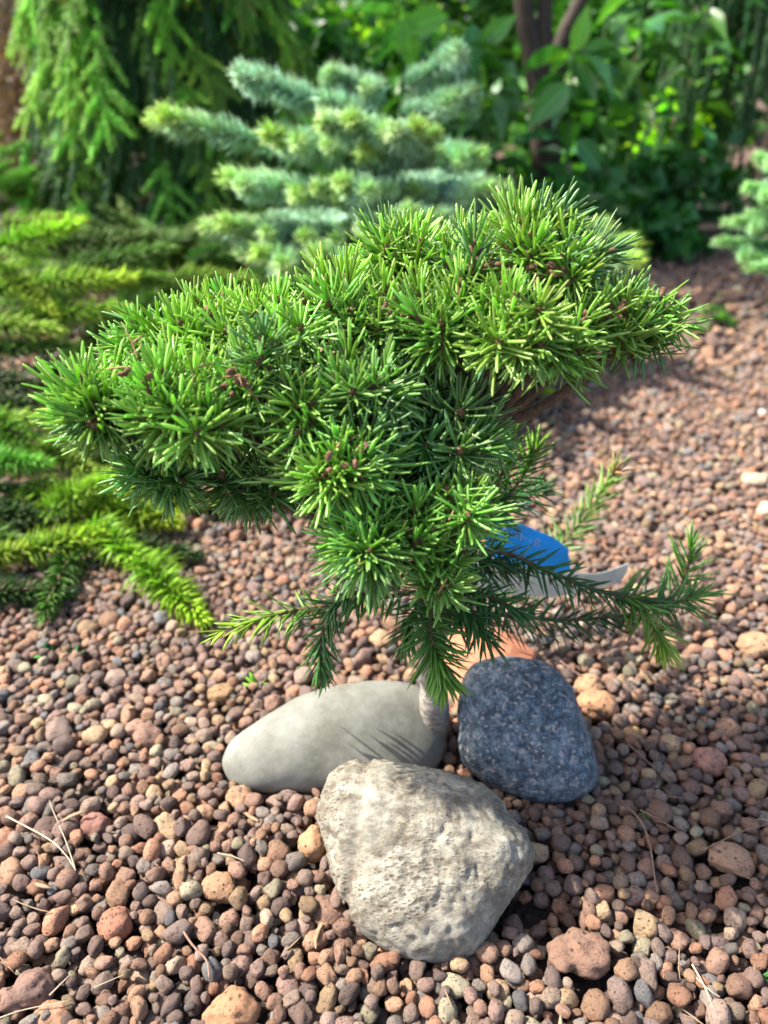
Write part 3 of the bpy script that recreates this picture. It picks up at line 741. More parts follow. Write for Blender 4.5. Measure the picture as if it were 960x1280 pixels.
for k, (path, n_, nl, col, al, flat, lab) in enumerate(LOW):
    P = [at(a, b, Y)-TB for a, b, Y in path]
    # a short curve from the trunk joins every low shoot to it
    tw, g = bent_brush(P, int(n_*1.25), nl, 100+k, flat=flat, droop=.25 if k in (3, 4) else .1)
    o = link('lower_shoot', mesh_of('lower_shoot', [(tw[0], tw[1], None, M_TWIG)]), tree)
    if lab: o['label'] = lab
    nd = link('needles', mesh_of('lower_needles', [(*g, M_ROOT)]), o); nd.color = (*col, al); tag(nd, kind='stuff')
    if k == 6:   # browned, curled tip
        tip = P[-1]; rs_ = np.random.RandomState(4); m_ = 14; D = unit(rs_.normal(0, .6, (m_, 3))+np.array([.4, 0, .9])); S = unit(np.cross(D, [1, .2, .1]))
        gg = needles_np(np.tile(np.array(tip), (m_, 1)), D, S, np.full(m_, .013), np.full(m_, .0012), np.full(m_, .0004), rs_.normal(0, .35, (m_, 3)), (.5, 1, .8, .1), (0, .2, .7, 1), rs_.uniform(0, 1, m_), np.ones(m_))
        mb, n, l, p = newmat('withered_needles'); p.inputs['Base Color'].default_value = (.42, .22, .09, 1); p.inputs['Roughness'].default_value = .8
        link('withered_tip', mesh_of('withered_tip', [(*gg, mb)]), o)
# a few dead brown needles in the crown
M_DEAD, n, l, p = newmat('dead_needles'); p.inputs['Base Color'].default_value = (.30, .17, .085, 1); p.inputs['Roughness'].default_value = .8
rs_ = np.random.RandomState(9); m_ = 60
C0 = [(395, 588, .30), (405, 600, .298), (340, 480, .325), (178, 462, .32), (520, 690, .285), (430, 580, .295), (288, 478, .32), (520, 640, .30)]
P = np.array([tuple(at(*C0[i % len(C0)])-TB) for i in range(m_)])+rs_.normal(0, .006, (m_, 3)); D = unit(rs_.normal(0, 1, (m_, 3))); S = unit(np.cross(D, [.3, 1, .2]))
gg = needles_np(P, D, S, np.full(m_, .009), np.full(m_, .0006), np.full(m_, .0003), rs_.normal(0, .4, (m_, 3)), (.5, 1, .8, .1), (0, .2, .7, 1), rs_.uniform(0, 1, m_), np.ones(m_))
tag(link('dead_needles', mesh_of('dead_needles', [(*gg, M_DEAD)]), tree), kind='stuff')

# ------------------------------------------------------------------ plant label: blue panel with faint handwriting on a white strap
def plate(name, pts, Ys, mat, parent, th=.0006, bow=.0):
    P = [at(x, y, Y)-parent.location for (x, y), Y in zip(pts, Ys)]
    bm = bmesh.new(); vs = [bm.verts.new(p) for p in P]; f_ = bm.faces.new(vs)
    bmesh.ops.triangulate(bm, faces=[f_])
    me = bpy.data.meshes.new(name); bm.to_mesh(me); bm.free(); o = link(name, me, parent, mat=mat)
    s = o.modifiers.new('thick', 'SOLIDIFY'); s.thickness = th; s.offset = 0
    return o
def plastic(name, c, rough=.35, tr=.0):
    m, n, l, p = newmat(name); tc = n.new('ShaderNodeTexCoord'); a = noisen(n, l, tc.outputs['Object'], 45, 6, .7)
    r = ramp(n, [(.35, tuple(x*.8 for x in c)), (.6, c)]); l.new(a.outputs[0], r.inputs[0]); l.new(r.outputs[0], p.inputs['Base Color']); p.inputs['Roughness'].default_value = rough
    t_ = n.new('ShaderNodeBsdfTranslucent'); l.new(r.outputs[0], t_.inputs[0]); x_ = n.new('ShaderNodeMixShader'); x_.inputs[0].default_value = .35
    l.new(p.outputs[0], x_.inputs[1]); l.new(t_.outputs[0], x_.inputs[2]); l.new(x_.outputs[0], n['Material Output'].inputs[0])
    return m
LB = at(665, 700, .455); lab_o = empty('plant_label', (LB.x, LB.y, LB.z), 'bright blue and white plastic plant label behind the dark low shoot', 'plant label')
def yp(x, y): return .46+.00012*(x-600)-.00004*(y-700)
bp = [(612, 652), (640, 652), (664, 660), (692, 672), (710, 686), (713, 712), (690, 716), (650, 706), (618, 697), (606, 690)]
blue = plate('blue_panel', bp, [yp(*p) for p in bp], plastic('blue_plastic', (.03, .50, .98)), lab_o)
wp = [(590, 706), (616, 694), (650, 703), (700, 716), (745, 717), (762, 713), (785, 704), (784, 714), (775, 728), (720, 742), (690, 746), (640, 744), (600, 738)]
plate('white_strap', wp, [yp(*p)+.006 for p in wp], plastic('white_plastic', (.62, .66, .62), .45), lab_o)
tie = smooth_path([at(600, 722, .466), at(575, 700, .44), at(552, 700, .40), tp[22]], 14)
v, f = tube_np([q-lab_o.location for q in tie], [.0011]*len(tie), 6)
link('tie', mesh_of('tie', [(v, f, None, plastic('tie_plastic', (.62, .66, .62), .45))]), lab_o)
M_INK, n, l, p = newmat('pale_ink'); p.inputs['Base Color'].default_value = (.50, .58, .48, 1); p.inputs['Roughness'].default_value = .7
glyphs = [[(629, 662), (632, 660), (634, 664), (630, 667), (634, 669), (633, 672)], [(629, 662), (628, 668), (631, 672), (635, 669)], [(639, 664), (639.5, 665)], [(639, 670), (639.5, 671)],
          [(645, 672), (645, 664), (650, 665), (652, 668), (651, 675)], [(655, 672), (658, 673)], [(668, 682), (669, 675), (673, 674), (675, 677), (671, 679), (675, 683)], [(662, 676), (663, 677)]]
GV = []; GF = []; off = 0
for g in glyphs:
    pp = [at(x, y, yp(x, y)-.0012)-lab_o.location for x, y in g]; v, f = tube_np(pp, [.00042]*len(pp), 5); GV.append(v); GF += [tuple(i+off for i in q) for q in f]; off += len(v)
link('handwriting', mesh_of('handwriting', [(np.concatenate(GV), GF, None, M_INK)]), blue)

# ------------------------------------------------------------------ dry straws and twigs on the gravel
M_STRAW, n, l, p = newmat('dry_straw'); p.inputs['Base Color'].default_value = (.42, .34, .23, 1); p.inputs['Roughness'].default_value = .6
M_DTW = bark_mat('dry_twig', (.16, .09, .06), (.30, .19, .13), 300, .0005)
def straw(name, pts, r, mat, label, cat, zs=None):
    P = [atg(x, y, .021 if zs is None else zs[i]) for i, (x, y) in enumerate(pts)]
    base = sum(P, Vector())/len(P); base.z = .0; e = [p-base for p in P]
    pp = smooth_path(e, 14); v, f = tube_np(pp, [r*.62*(1-.5*k/len(pp)) for k in range(len(pp))], 6)
    tag(link(name, mesh_of(name, [(v, f, None, mat)]), loc=base), label, cat)
straw('dry_straw', [(8, 1020), (60, 1048), (82, 1068), (95, 1088)], .0009, M_STRAW, 'long pale bent straw in the gravel at the left edge', 'straw')
straw('dry_straw', [(95, 1088), (82, 1050), (66, 1012), (62, 1000)], .0006, M_STRAW, 'thin pale straw crossing the end of the long bent straw', 'straw')
straw('dry_straw', [(0, 1272), (30, 1262), (88, 1250)], .0006, M_STRAW, 'thin pale straw over the pebbles in the bottom left corner', 'straw')
straw('dry_straw', [(62, 1244), (88, 1218)], .0008, M_STRAW, 'short whitish straw just above the bottom left corner straw', 'straw')
straw('dry_straw', [(118, 1234), (155, 1218)], .0005, M_STRAW, 'fine short straw right of the bottom left corner', 'straw')
straw('dry_straw', [(272, 1066), (290, 1070), (306, 1076)], .0006, M_STRAW, 'short cream straw left of the pale rock', 'straw')
straw('dry_twig', [(222, 1152), (240, 1180), (258, 1200), (262, 1222)], .0013, M_DTW, 'reddish brown twig in the gravel below left of the pale rock', 'twig')
straw('dry_twig', [(775, 1000), (800, 1025), (812, 1055), (818, 1095), (822, 1115)], .0012, M_DTW, 'forked grey brown twig in the shade right of the pale rock', 'twig')
straw('dry_twig', [(800, 1012), (830, 1028), (852, 1042)], .0009, M_DTW, 'short brown twig beside the forked twig', 'twig')
straw('dry_twig', [(785, 930), (805, 948), (820, 962)], .0010, M_DTW, 'thin twig below the flat ochre pebble', 'twig')
straw('dry_twig', [(700, 826), (716, 838), (728, 845)], .0012, M_DTW, 'brown twig touching the back of the granite stone', 'twig')
straw('dry_straw', [(865, 1205), (880, 1232), (892, 1262)], .0009, M_STRAW, 'pale straw in the bottom right gravel', 'straw')
straw('dry_straw', [(870, 1222), (890, 1240), (900, 1246)], .0006, M_STRAW, 'short straw crossing the pale bottom right straw', 'straw')
straw('dry_twig', [(185, 835), (215, 812), (250, 785)], .0011, M_DTW, 'thin brown stalk left of the low bright green shoot', 'twig')
straw('dry_twig', [(880, 1062), (925, 1040), (960, 1030)], .0008, M_DTW, 'thin dark twig above the broad sandy pebble at right', 'twig')

M_LIT = bark_mat('litter', (.16, .09, .05), (.40, .28, .17), 90, .0003)
rl = np.random.RandomState(12); nL = 520; tops = sorted(peb, key=lambda q: q[1])
P = []
for k in range(nL):
    x, y, z, r = peb[rl.randint(0, len(peb))]
    while z < .008 or y > 1.1: x, y, z, r = peb[rl.randint(0, len(peb))]
    P.append((x, y, z+r*.95))
P = np.array(P)-np.array([0, .6, 0]); D = unit(rl.normal(0, 1, (nL, 3))*np.array([1, 1, .16])); S = unit(np.cross(D, [0, 0, 1.])); Ls = rl.uniform(.004, .020, nL)
g = needles_np(P, D, S, Ls, np.where(rl.rand(nL) < .12, .0016, .0004), np.full(nL, .00025), rl.normal(0, .25, (nL, 3))*np.array([1, 1, .3]), (.6, 1, .9, .3), (0, .3, .7, 1), rl.uniform(0, 1, nL), np.ones(nL))
tag(link('dry_litter', mesh_of('dry_litter', [(*g, M_LIT)]), loc=Vector((0, .6, 0))), 'fine dry needles and straw bits strewn over the gravel', 'litter', kind='stuff')

# ================================================================== BACKGROUND PLANTS
def shoot_proto(name, n, length, nl, mat, seed, a0=1.15, a1=.45, wd=.0008, flat=0., K_t=(0, .6, 1), prof=(.9, 1, .2), M=3, bend=0., tipshort=.6):
    v, f, c = brush(n, length, nl, a0, a1, wd, wd*.7, K_t=K_t, prof=prof, seed=seed, flat=flat, curve=.15, tuft=8, tipshort=tipshort, M=M, t0=0)
    tv, tf = tube_np([(0, 0, length*t) for t in np.linspace(-.03, 1, 6)], [min(length*.011, .0016)]*6, 5)
    if bend:
        for a in (v, tv): a[:, 1] -= bend*(a[:, 2]/length)**2*length
    return mesh_of(name, [(v, f, c, mat), (tv, tf, None, M_TWIG)])
SP = {'silver': [shoot_proto('silver_shoot', 420, .11, .025, M_SILVER, 200+i, 1.25, .8, .0012, tipshort=.75) for i in range(3)],
      'gold': [shoot_proto('golden_shoot', 320, .12, .022, M_GOLD, 210+i, 1.1, .5, .0011, flat=.25) for i in range(3)],
      'spruce': [shoot_proto('spruce_shoot', 260, .15, .014, M_SPRUCE, 220+i, 1.0, .5, .0011, bend=.18) for i in range(3)],
      'hem': [shoot_proto('hemlock_shoot', 420, .40, .02, M_SPRUCE, 230+i, .8, .4, .0013, bend=.05) for i in range(3)]}
def compound(name, seed, mat):
    Gs = []; r_ = random.Random(seed); L0 = .15; off = 0; V_ = []; F_ = []; C_ = []
    def add(M, n, L, nl):
        nonlocal off
        v, f, c = brush(n, L, nl, 1.0, .5, .0011, .0008, K_t=(0, .6, 1), prof=(.9, 1, .2), seed=r_.randrange(9999), curve=.15, tuft=6, tipshort=.6, M=3, t0=0)
        A = np.array(M)[:3]; v = v@A[:, :3].T+A[:, 3]; v[:, 1] -= .16*(v[:, 2]/L0)**2*L0; V_.append(v); F_.extend(tuple(i+off for i in q) for q in f); C_.append(c); off += len(v)
    add(Matrix.Identity(4), 170, L0, .013)
    for k in range(5):
        t = .1+.15*k+r_.uniform(-.03, .03); s_ = 1 if k % 2 else -1; d = Vector((s_*r_.uniform(.5, .9), r_.uniform(-.3, .5), 1))
        add(orient((0, 0, t*L0), d), 80, L0*r_.uniform(.25, .5), .012)
    tv, tf = tube_np([(0, -.16*(t**2)*L0, L0*t) for t in np.linspace(-.03, 1, 6)], [.0014]*6, 5)
    return mesh_of(name, [(np.concatenate(V_), F_, np.concatenate(C_), mat), (tv, tf, None, M_TWIG)])
SP['spruce'] = [compound('spruce_shoot', 500+i, M_SPRUCE) for i in range(4)]
SL = {'silver': .11, 'gold': .12, 'spruce': .15, 'hem': .40}
def bshoot(parent, kind, p, d, L, col, al=0., thick=1., up=(0, 0, 1)):
    k = int(round(L/SL[kind]/1.15)) if kind in ('gold', 'silver') else 1
    if k > 1:
        d_ = Vector(d).normalized()
        for i in range(k): o = bshoot(parent, kind, Vector(p)+d_*(L*i/k), d_+Vector((rs.gauss(0, .05), rs.gauss(0, .05), rs.gauss(0, .05))), L/k*1.12, col, al if i == k-1 else al*.3, thick, up)
        return o
    me = rs.choice(SP[kind]); o = link('shoot', me, parent); s = L/SL[kind]
    dd = Vector(d).normalized(); u = Vector(up) if abs(dd.dot(Vector(up))) < .97 else Vector((0, -1, 0))
    o.matrix_local = world_to(parent, orient(p, dd, 0, thick, s, upref=u)); o.color = (*col, al); return o
def frond(parent, kind, a, b, col, al, nside=5, sl=.6, thick=.9, seg=2, sag=0., jit=.05, woody=True):
    """a leafy branch from a to b: axis shoots plus side shoots in a flat spray"""
    a = Vector(a); b = Vector(b); L = (b-a).length; d = (b-a).normalized(); side = d.cross(Vector((0, 0, 1))).normalized(); upv = side.cross(d)
    if woody: tube_obj('branch', [a, a.lerp(b, .5)+Vector((0, 0, -sag*.5)), b], .004, .0015, M_TWIG, parent, M=5, n=6)
    for k in range(seg):
        m_ = rs.uniform(.88, 1.12); p = a.lerp(b, k/seg); bshoot(parent, kind, p, d+Vector((0, 0, .1*k)), L/seg*1.08, tuple(c*m_ for c in col), al if k == seg-1 else al*.15, thick)
    for k in range(nside):
        t = .12+.72*k/max(1, nside-1); s_ = 1 if k % 2 else -1
        q = a.lerp(b, t); dd = (d*.75+side*s_*.75+Vector((rs.gauss(0, jit), rs.gauss(0, jit), rs.gauss(0, jit)+.05)))
        bshoot(parent, kind, q, dd, L*sl*(1-.55*t)*rs.uniform(.85, 1.15), tuple(c*m_ for c in col), al*rs.uniform(.5, 1.1), thick*rs.uniform(.85, 1.05))

# --- silver fir right behind the dwarf conifer
SF = Vector((-.035, 1.22, 0)); fir = empty('silver_fir', SF, 'young silvery blue green fir with yellow tips behind the dwarf conifer', 'tree')
tube_obj('trunk', [SF, SF+Vector((.01, 0, .25)), SF+Vector((.03, 0, .36))], .014, .004, M_BARK, fir, M=8, n=8)
CS = (1, 1, 1)
def f_(x, y, Y): return at(x, y, Y)
for bx, by, bY, tx, ty, tY, al, ns in [
    (400, 190, 1.2, 212, 157, 1.12, .9, 2), (470, 150, 1.2, 306, 103, 1.15, .15, 3), (470, 200, 1.2, 360, 180, 1.1, .8, 5), (470, 250, 1.2, 293, 235, 1.08, .6, 5),
    (460, 300, 1.2, 288, 292, 1.05, .7, 6), (470, 330, 1.2, 330, 330, 1.0, .7, 5), (480, 120, 1.22, 412, 98, 1.2, .5, 2), (490, 180, 1.2, 440, 160, 1.05, .7, 4),
    (490, 250, 1.2, 430, 240, 1.02, .6, 5), (500, 190, 1.2, 600, 200, 1.15, .6, 5), (500, 150, 1.22, 590, 120, 1.2, .4, 3), (510, 110, 1.25, 575, 70, 1.22, .3, 2),
    (500, 250, 1.2, 610, 245, 1.1, .5, 5), (500, 300, 1.2, 640, 300, 1.1, .5, 5), (520, 320, 1.2, 772, 318, 1.15, .9, 6), (520, 300, 1.2, 742, 296, 1.2, .8, 3),
    (480, 210, 1.2, 520, 170, 1.05, .8, 4), (480, 290, 1.2, 510, 280, .98, .5, 5), (480, 330, 1.2, 400, 330, .98, .6, 5), (490, 330, 1.2, 560, 330, 1.0, .3, 5),
    (490, 200, 1.25, 430, 170, 1.45, .2, 4), (490, 260, 1.25, 560, 220, 1.5, .2, 4), (480, 300, 1.25, 380, 260, 1.5, .1, 4), (500, 330, 1.2, 470, 380, 1.02, .1, 4), (500, 340, 1.2, 640, 350, 1.05, .1, 4)]:
    frond(fir, 'silver', f_(bx, by, bY), f_(tx, ty, tY), CS, al, ns, .55, 1.0, seg=2)

for b_ in ((.15, .86, .075), (.22, .93, .09), (.10, .90, .05), (.24, 1.05, .08), (.06, .95, .08), (.28, 1.12, .12)):
    frond(fir, 'silver', SF+Vector((.02, -.02, .10)), Vector(b_), CS, .7, 6, .5, 1.0, seg=2)
# --- golden spreading spruce at left
GS = Vector((-.75, 1.15, 0)); gold = empty('golden_spruce', GS, 'low spreading golden green spruce at the left edge of the gravel', 'shrub')
tube_obj('trunk', [GS, GS+Vector((.02, 0, .18))], .02, .008, M_BARK, gold, M=8, n=4)
G1 = (1, 1, 1); G2 = (.4, .6, .7)
def sprig(a, b, col, al, seg=2, thick=1.):
    lift = lambda q: q if q.z > .032 else CAM+(q-CAM)*((.032-H)/(q.z-H))
    a = lift(Vector(a)); b = lift(Vector(b)); tube_obj('branch', [a, a.lerp(b, .5), b], .0035, .0012, M_TWIG, gold, M=5, n=4)
    for k in range(seg): bshoot(gold, 'gold', a.lerp(b, k/seg), b-a+Vector((0, 0, rs.uniform(-.01, .01))), (b-a).length/seg*1.1, tuple(c*rs.uniform(.9, 1.1) for c in col), al*(1 if k == seg-1 else .35), thick)
D1 = (.20, .30, .36); D2 = (.42, .55, .6)
for a_, b_, col, al, sg, th in [  # distinct brush-like shoots reaching over the gravel
    ((-60, 712, .60), (122, 668, .60), (1.2, 1.1, 1), .8, 2, 1.25), ((118, 655, .625), (244, 762, .565), (1.25, 1.1, 1), 1., 2, 1.3), ((70, 615, .68), (215, 650, .64), (1.2, 1.1, 1), .8, 2, 1.3), ((60, 640, .66), (130, 600, .66), G1, .9, 1, 1.3),
    ((40, 600, .70), (112, 655, .64), (1.2, 1.1, 1), .9, 1, 1.3), ((-40, 575, .70), (50, 588, .68), (.8, 1.2, 1), .3, 1, 1.1), ((-20, 520, .76), (120, 592, .70), G1, .6, 2, 1.1), ((-50, 530, .76), (70, 522, .76), G1, .8, 1, 1.),
    ((120, 640, .68), (225, 600, .70), (1.2, 1.1, 1), .9, 1, 1.3), ((180, 630, .70), (345, 622, .72), (1.2, 1.1, 1), 1., 2, 1.2), ((100, 670, .64), (60, 752, .60), D2, .1, 1, 1.), ((130, 680, .64), (232, 690, .63), D1, 0, 1, 1.1),
    ((-40, 740, .60), (70, 735, .59), D1, .0, 1, 1.), ((60, 560, .74), (190, 560, .72), D2, .4, 1, 1.1), ((-60, 640, .66), (70, 650, .65), D1, .1, 1, 1.2), ((-60, 660, .64), (40, 690, .62), D2, .2, 1, 1.),
    ((-60, 360, 1.0), (150, 352, .96), (1.3, 1.2, 1), 1., 2, 1.3), ((-60, 330, 1.1), (66, 292, 1.0), (1.2, 1.2, 1), 1., 1, 1.3), ((0, 330, 1.0), (60, 385, .95), (1.2, 1.1, 1), 1., 1, 1.2), ((20, 400, .98), (140, 388, .95), G1, .7, 1, 1.3),
    ((-60, 400, .98), (60, 420, .92), G1, .5, 1, 1.3), ((80, 340, 1.15), (200, 320, 1.1), D2, .5, 1, 1.4), ((140, 350, 1.15), (300, 345, 1.1), G1, .4, 2, 1.2), ((160, 390, 1.1), (320, 362, 1.1), D2, .6, 2, 1.2),
    ((100, 420, 1.0), (210, 410, .97), D2, .4, 1, 1.3), ((60, 310, 1.2), (180, 300, 1.2), D2, .3, 1, 1.4), ((-60, 440, .95), (70, 440, .93), D2, .2, 1, 1.3), ((-50, 470, .88), (90, 480, .86), D1, 0, 1, 1.4),
    ((-60, 500, .84), (60, 505, .82), D1, 0, 1, 1.3), ((40, 460, .95), (180, 470, .9), D1, 0, 1, 1.4), ((60, 500, .9), (200, 520, .85), D1, .0, 1, 1.3), ((-60, 550, .8), (80, 550, .78), D1, .1, 1, 1.4), ((0, 620, .74), (120, 620, .72), D1, .1, 1, 1.4),
    ((-60, 600, .74), (30, 620, .72), D1, .1, 1, 1.3), ((60, 540, .85), (180, 600, .8), D1, .1, 1, 1.3), ((130, 450, 1.0), (250, 440, 1.0), D1, .1, 1, 1.3), ((0, 280, 1.2), (90, 270, 1.2), (1, 1, 1), .9, 1, 1.2)]:
    sprig(at(*a_), at(*b_), col, al, sg, th)
# --- mossy low spruces between, behind the golden one
def mound(name, c, rx, rz, label, cat, kind, col, al, n, L, thick=1.):
    e = empty(name, (c[0], c[1], 0), label, cat); tube_obj('trunk', [Vector((c[0], c[1], 0)), Vector((c[0], c[1], rz*.6))], .015, .006, M_BARK, e, M=6, n=4)
    for k in range(n):
        th = rs.uniform(0, 6.28); ph = rs.uniform(0, 1); p = Vector((c[0]+rx*math.cos(th)*math.sqrt(ph)*.8, c[1]+rx*math.sin(th)*math.sqrt(ph)*.8, rz*(1-ph)*.8+.02))
        d = Vector((math.cos(th)*(.4+ph), math.sin(th)*(.4+ph), .18*(1-ph)+rs.gauss(0, .12)))
        bshoot(e, kind, p, d, L*rs.uniform(.7, 1.2), tuple(x*rs.uniform(.75, 1.2) for x in col), al*rs.random(), thick)
    return e
mound('creeping_spruce', (-.42, 1.5), .3, .16, 'dull olive creeping spruce between the golden spruce and the weeping one', 'shrub', 'gold', (.42, .55, .65), .3, 120, .10)
mound('creeping_spruce', (-.95, 1.75), .3, .3, 'low yellow green spruce mound at the far left under the red shrub', 'shrub', 'gold', (.8, .9, .9), .7, 90, .11)
mound('dwarf_spruce', (.17, .98), .03, .07, 'small yellow green spruce tuft glimpsed under the crown at right', 'shrub', 'gold', (1, 1, 1), 1.0, 7, .05, .7)

# --- big weeping spruce left
WS = Vector((-.50, 2.0, 0)); weep = empty('weeping_spruce', WS, 'tall weeping spruce with hanging green shoots at upper left', 'tree')
tube_obj('trunk', [WS, WS+Vector((.03, 0, .6)), WS+Vector((0, 0, 1.75))], .035, .01, M_BARK, weep, M=8, n=8)
def drape(parent, base, n, r0, rt, z0, z1, kind, L, cols, al, outw=.3, front=True, thick=1., stuffed=False):
    acc = []
    for k in range(n):
        z = z0+(z1-z0)*((k+.5)/n)**1.0; th = rs.uniform(math.pi*.95, math.pi*2.05) if (front and rs.random() < .8) else rs.uniform(0, 6.28)
        r = (r0+(rt-r0)*((z-z0)/(z1-z0)))*rs.uniform(.55, 1.05)
        p = base+Vector((r*math.cos(th), r*math.sin(th), z)); d = Vector((math.cos(th)*outw*rs.uniform(.3, 1.6)+rs.gauss(0, .1), math.sin(th)*outw*rs.uniform(.3, 1.6), -1))
        frac = r/(r0+(rt-r0)*((z-z0)/(z1-z0)))
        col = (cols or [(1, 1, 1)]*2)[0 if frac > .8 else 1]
        l_ = L*rs.uniform(.6, 1.15)
        if p.z-l_ < .02: l_ = max(.08, p.z-.02)
        if stuffed: acc.append((p, d, l_))
        else: bshoot(parent, kind, p, d, l_, tuple(c*rs.uniform(.75, 1.2) for c in col), al*rs.random() if frac > .88 else 0, thick, up=(math.cos(th), math.sin(th), .1))
    return acc
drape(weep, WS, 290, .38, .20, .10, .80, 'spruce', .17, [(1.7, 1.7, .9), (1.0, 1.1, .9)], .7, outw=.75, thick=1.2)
def stuff_shoots(parent, name, lst, nl, mat, n=90, wd=.0016, up=.05):
    Vs = []; Fs = []; Cs = []; off = 0
    for k, (p, d, L) in enumerate(lst):
        v, f, c = brush(n, L, nl, .9, .4, wd, wd*.6, K_t=(0, 1), prof=(1, .3), seed=k % 50+300, M=3, t0=0, tipshort=.6)
        Mx = orient(p-parent.location, d, rs.uniform(0, 6)); A = np.array(Mx)[:3]; v = v@A[:, :3].T+A[:, 3]
        Vs.append(v); Fs += [tuple(i+off for i in q) for q in f]; Cs.append(c); off += len(v)
    o = link(name, mesh_of(name, [(np.concatenate(Vs), Fs, np.concatenate(Cs), mat)]), parent); o.color = (1, 1, 1, .3); return tag(o, kind='stuff')
stuff_shoots(weep, 'upper_shoots', drape(weep, WS, 420, .24, .04, .72, 1.8, 'spruce', .20, None, 0, front=False, stuffed=True), .022, M_SPRUCE)
stuff_shoots(weep, 'added_shade_shoots', drape(weep, WS, 420, .40, .16, 1.05, 1.95, 'spruce', .22, None, 0, front=False, stuffed=True), .022, M_SPRUCE)  # flared top added out of view, widened to cast shade on the far gravel
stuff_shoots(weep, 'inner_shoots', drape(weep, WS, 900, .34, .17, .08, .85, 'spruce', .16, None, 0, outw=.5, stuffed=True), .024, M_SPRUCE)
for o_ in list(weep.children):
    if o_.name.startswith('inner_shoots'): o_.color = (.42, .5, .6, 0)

# --- dark hemlock with long threads at right
HS = Vector((1.22, 2.55, 0)); hem = empty('weeping_hemlock', HS, 'dark weeping conifer with long hanging threads at upper right', 'tree')
tube_obj('trunk', [HS, HS+Vector((-.03, 0, .8)), HS+Vector((0, 0, 1.9))], .04, .012, M_BARK, hem, M=8, n=8)
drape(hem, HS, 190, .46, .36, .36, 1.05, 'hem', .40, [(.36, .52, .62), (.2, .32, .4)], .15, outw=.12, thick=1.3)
stuff_shoots(hem, 'upper_shoots', drape(hem, HS, 160, .42, .1, 1.0, 1.9, 'hem', .40, None, 0, front=False, stuffed=True), .022, M_SPRUCE)
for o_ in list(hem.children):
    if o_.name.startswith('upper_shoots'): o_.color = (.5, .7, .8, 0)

# --- light green fir twigs at the right edge
RF = Vector((.92, 1.45, 0)); rfir = empty('right_fir', RF, 'pale green fir reaching in from the right edge', 'tree')
rfir.name = 'young_fir'
tube_obj('trunk', [RF, RF+Vector((0, 0, .45))], .012, .005, M_BARK, rfir, M=6, n=4)
for a_, b_ in [((1040, 250, 1.45), (938, 242, 1.38)), ((1040, 280, 1.42), (925, 285, 1.35)), ((1040, 310, 1.42), (908, 312, 1.33)), ((1060, 220, 1.45), (950, 205, 1.42)), ((1050, 320, 1.4), (940, 330, 1.32)), ((1060, 290, 1.45), (960, 265, 1.3)), ((1060, 300, 1.45), (1000, 350, 1.2)), ((1060, 250, 1.5), (1120, 230, 1.3))]:
    frond(rfir, 'silver', at(*a_), at(*b_), (.95, 1.05, .8), .3, 5, .5, .7, seg=2)

# --- broadleaf shrub in the middle background
def leaf_mesh(name, mat, asp=.45, fold=.25, curl=.3):
    nl_ = 9; V_ = []; F2 = []
    for i in range(nl_):
        t = i/(nl_-1); wd = asp*math.sin(math.pi*min(1, t*1.02)**.8)*(1-.25*t)+.004
        z = -curl*t*t*.5
        for s_ in (-1, -.5, 0, .5, 1): V_.append((s_*wd*.5, t, z+abs(s_)*wd*fold+.02*math.sin(t*16+s_)*abs(s_)))
    for i in range(nl_-1):
        for j in range(4): a = i*5+j; F2.append((a, a+1, a+6, a+5))
    V_ = np.array(V_); c = np.stack([np.full(len(V_), .5), V_[:, 1], np.abs(V_[:, 0])], 1)
    me = mesh_of(name, [(V_, F2, c, mat)]); return me
def leaf_mat(name, base, transl=.35):
    m, n, l, p = newmat(name); oi = n.new('ShaderNodeObjectInfo'); a = N(n, 'ShaderNodeAttribute', attribute_name='ncol'); s = n.new('ShaderNodeSeparateColor'); l.new(a.outputs['Color'], s.inputs[0])
    mid = n.new('ShaderNodeMapRange'); mid.inputs[1].default_value = .0; mid.inputs[2].default_value = .03; l.new(s.outputs[2], mid.inputs[0])
    wv = n.new('ShaderNodeTexWave'); wv.inputs['Scale'].default_value = 4; wv.inputs['Distortion'].default_value = 2; tc = n.new('ShaderNodeTexCoord'); l.new(tc.outputs['Object'], wv.inputs['Vector'])
    c = mixc(n, l, mid.outputs[0], tuple(x*1.7 for x in base), base); c = mixc(n, l, mathn(n, l, 'MULTIPLY', wv.outputs['Fac'], .2), c, tuple(x*1.4 for x in base))
    c = mixc(n, l, 1.0, c, oi.outputs['Color'], 'MULTIPLY'); l.new(c, p.inputs['Base Color']); p.inputs['Roughness'].default_value = .38
    tr = n.new('ShaderNodeBsdfTranslucent'); l.new(mixc(n, l, 1.0, c, (1.3, 1.6, .4), 'MULTIPLY'), tr.inputs[0]); mx = n.new('ShaderNodeMixShader'); mx.inputs[0].default_value = transl
    l.new(p.outputs[0], mx.inputs[1]); l.new(tr.outputs[0], mx.inputs[2]); l.new(mx.outputs[0], n['Material Output'].inputs[0]); return m
M_LEAF = leaf_mat('broad_leaf', (.075, .22, .045))
LM = [leaf_mesh('broad_leaf', M_LEAF, .52, .2, .4), leaf_mesh('broad_leaf', M_LEAF, .45, .3, .8)]
BS = Vector((.42, 2.25, 0)); shrub = empty('broadleaf_shrub', BS, 'tall shrub with large green leaves and dark stems in the middle background', 'shrub')
stems = [[(690, 330, 2.2), (682, 200, 2.2), (672, 100, 2.2), (655, 10, 2.2), (640, -120, 2.2)], [(686, 300, 2.22), (690, 150, 2.22), (700, 60, 2.25), (730, -10, 2.25), (760, -140, 2.3)], [(688, 320, 2.2), (676, 180, 2.18), (680, 80, 2.2), (682, -60, 2.2)]]
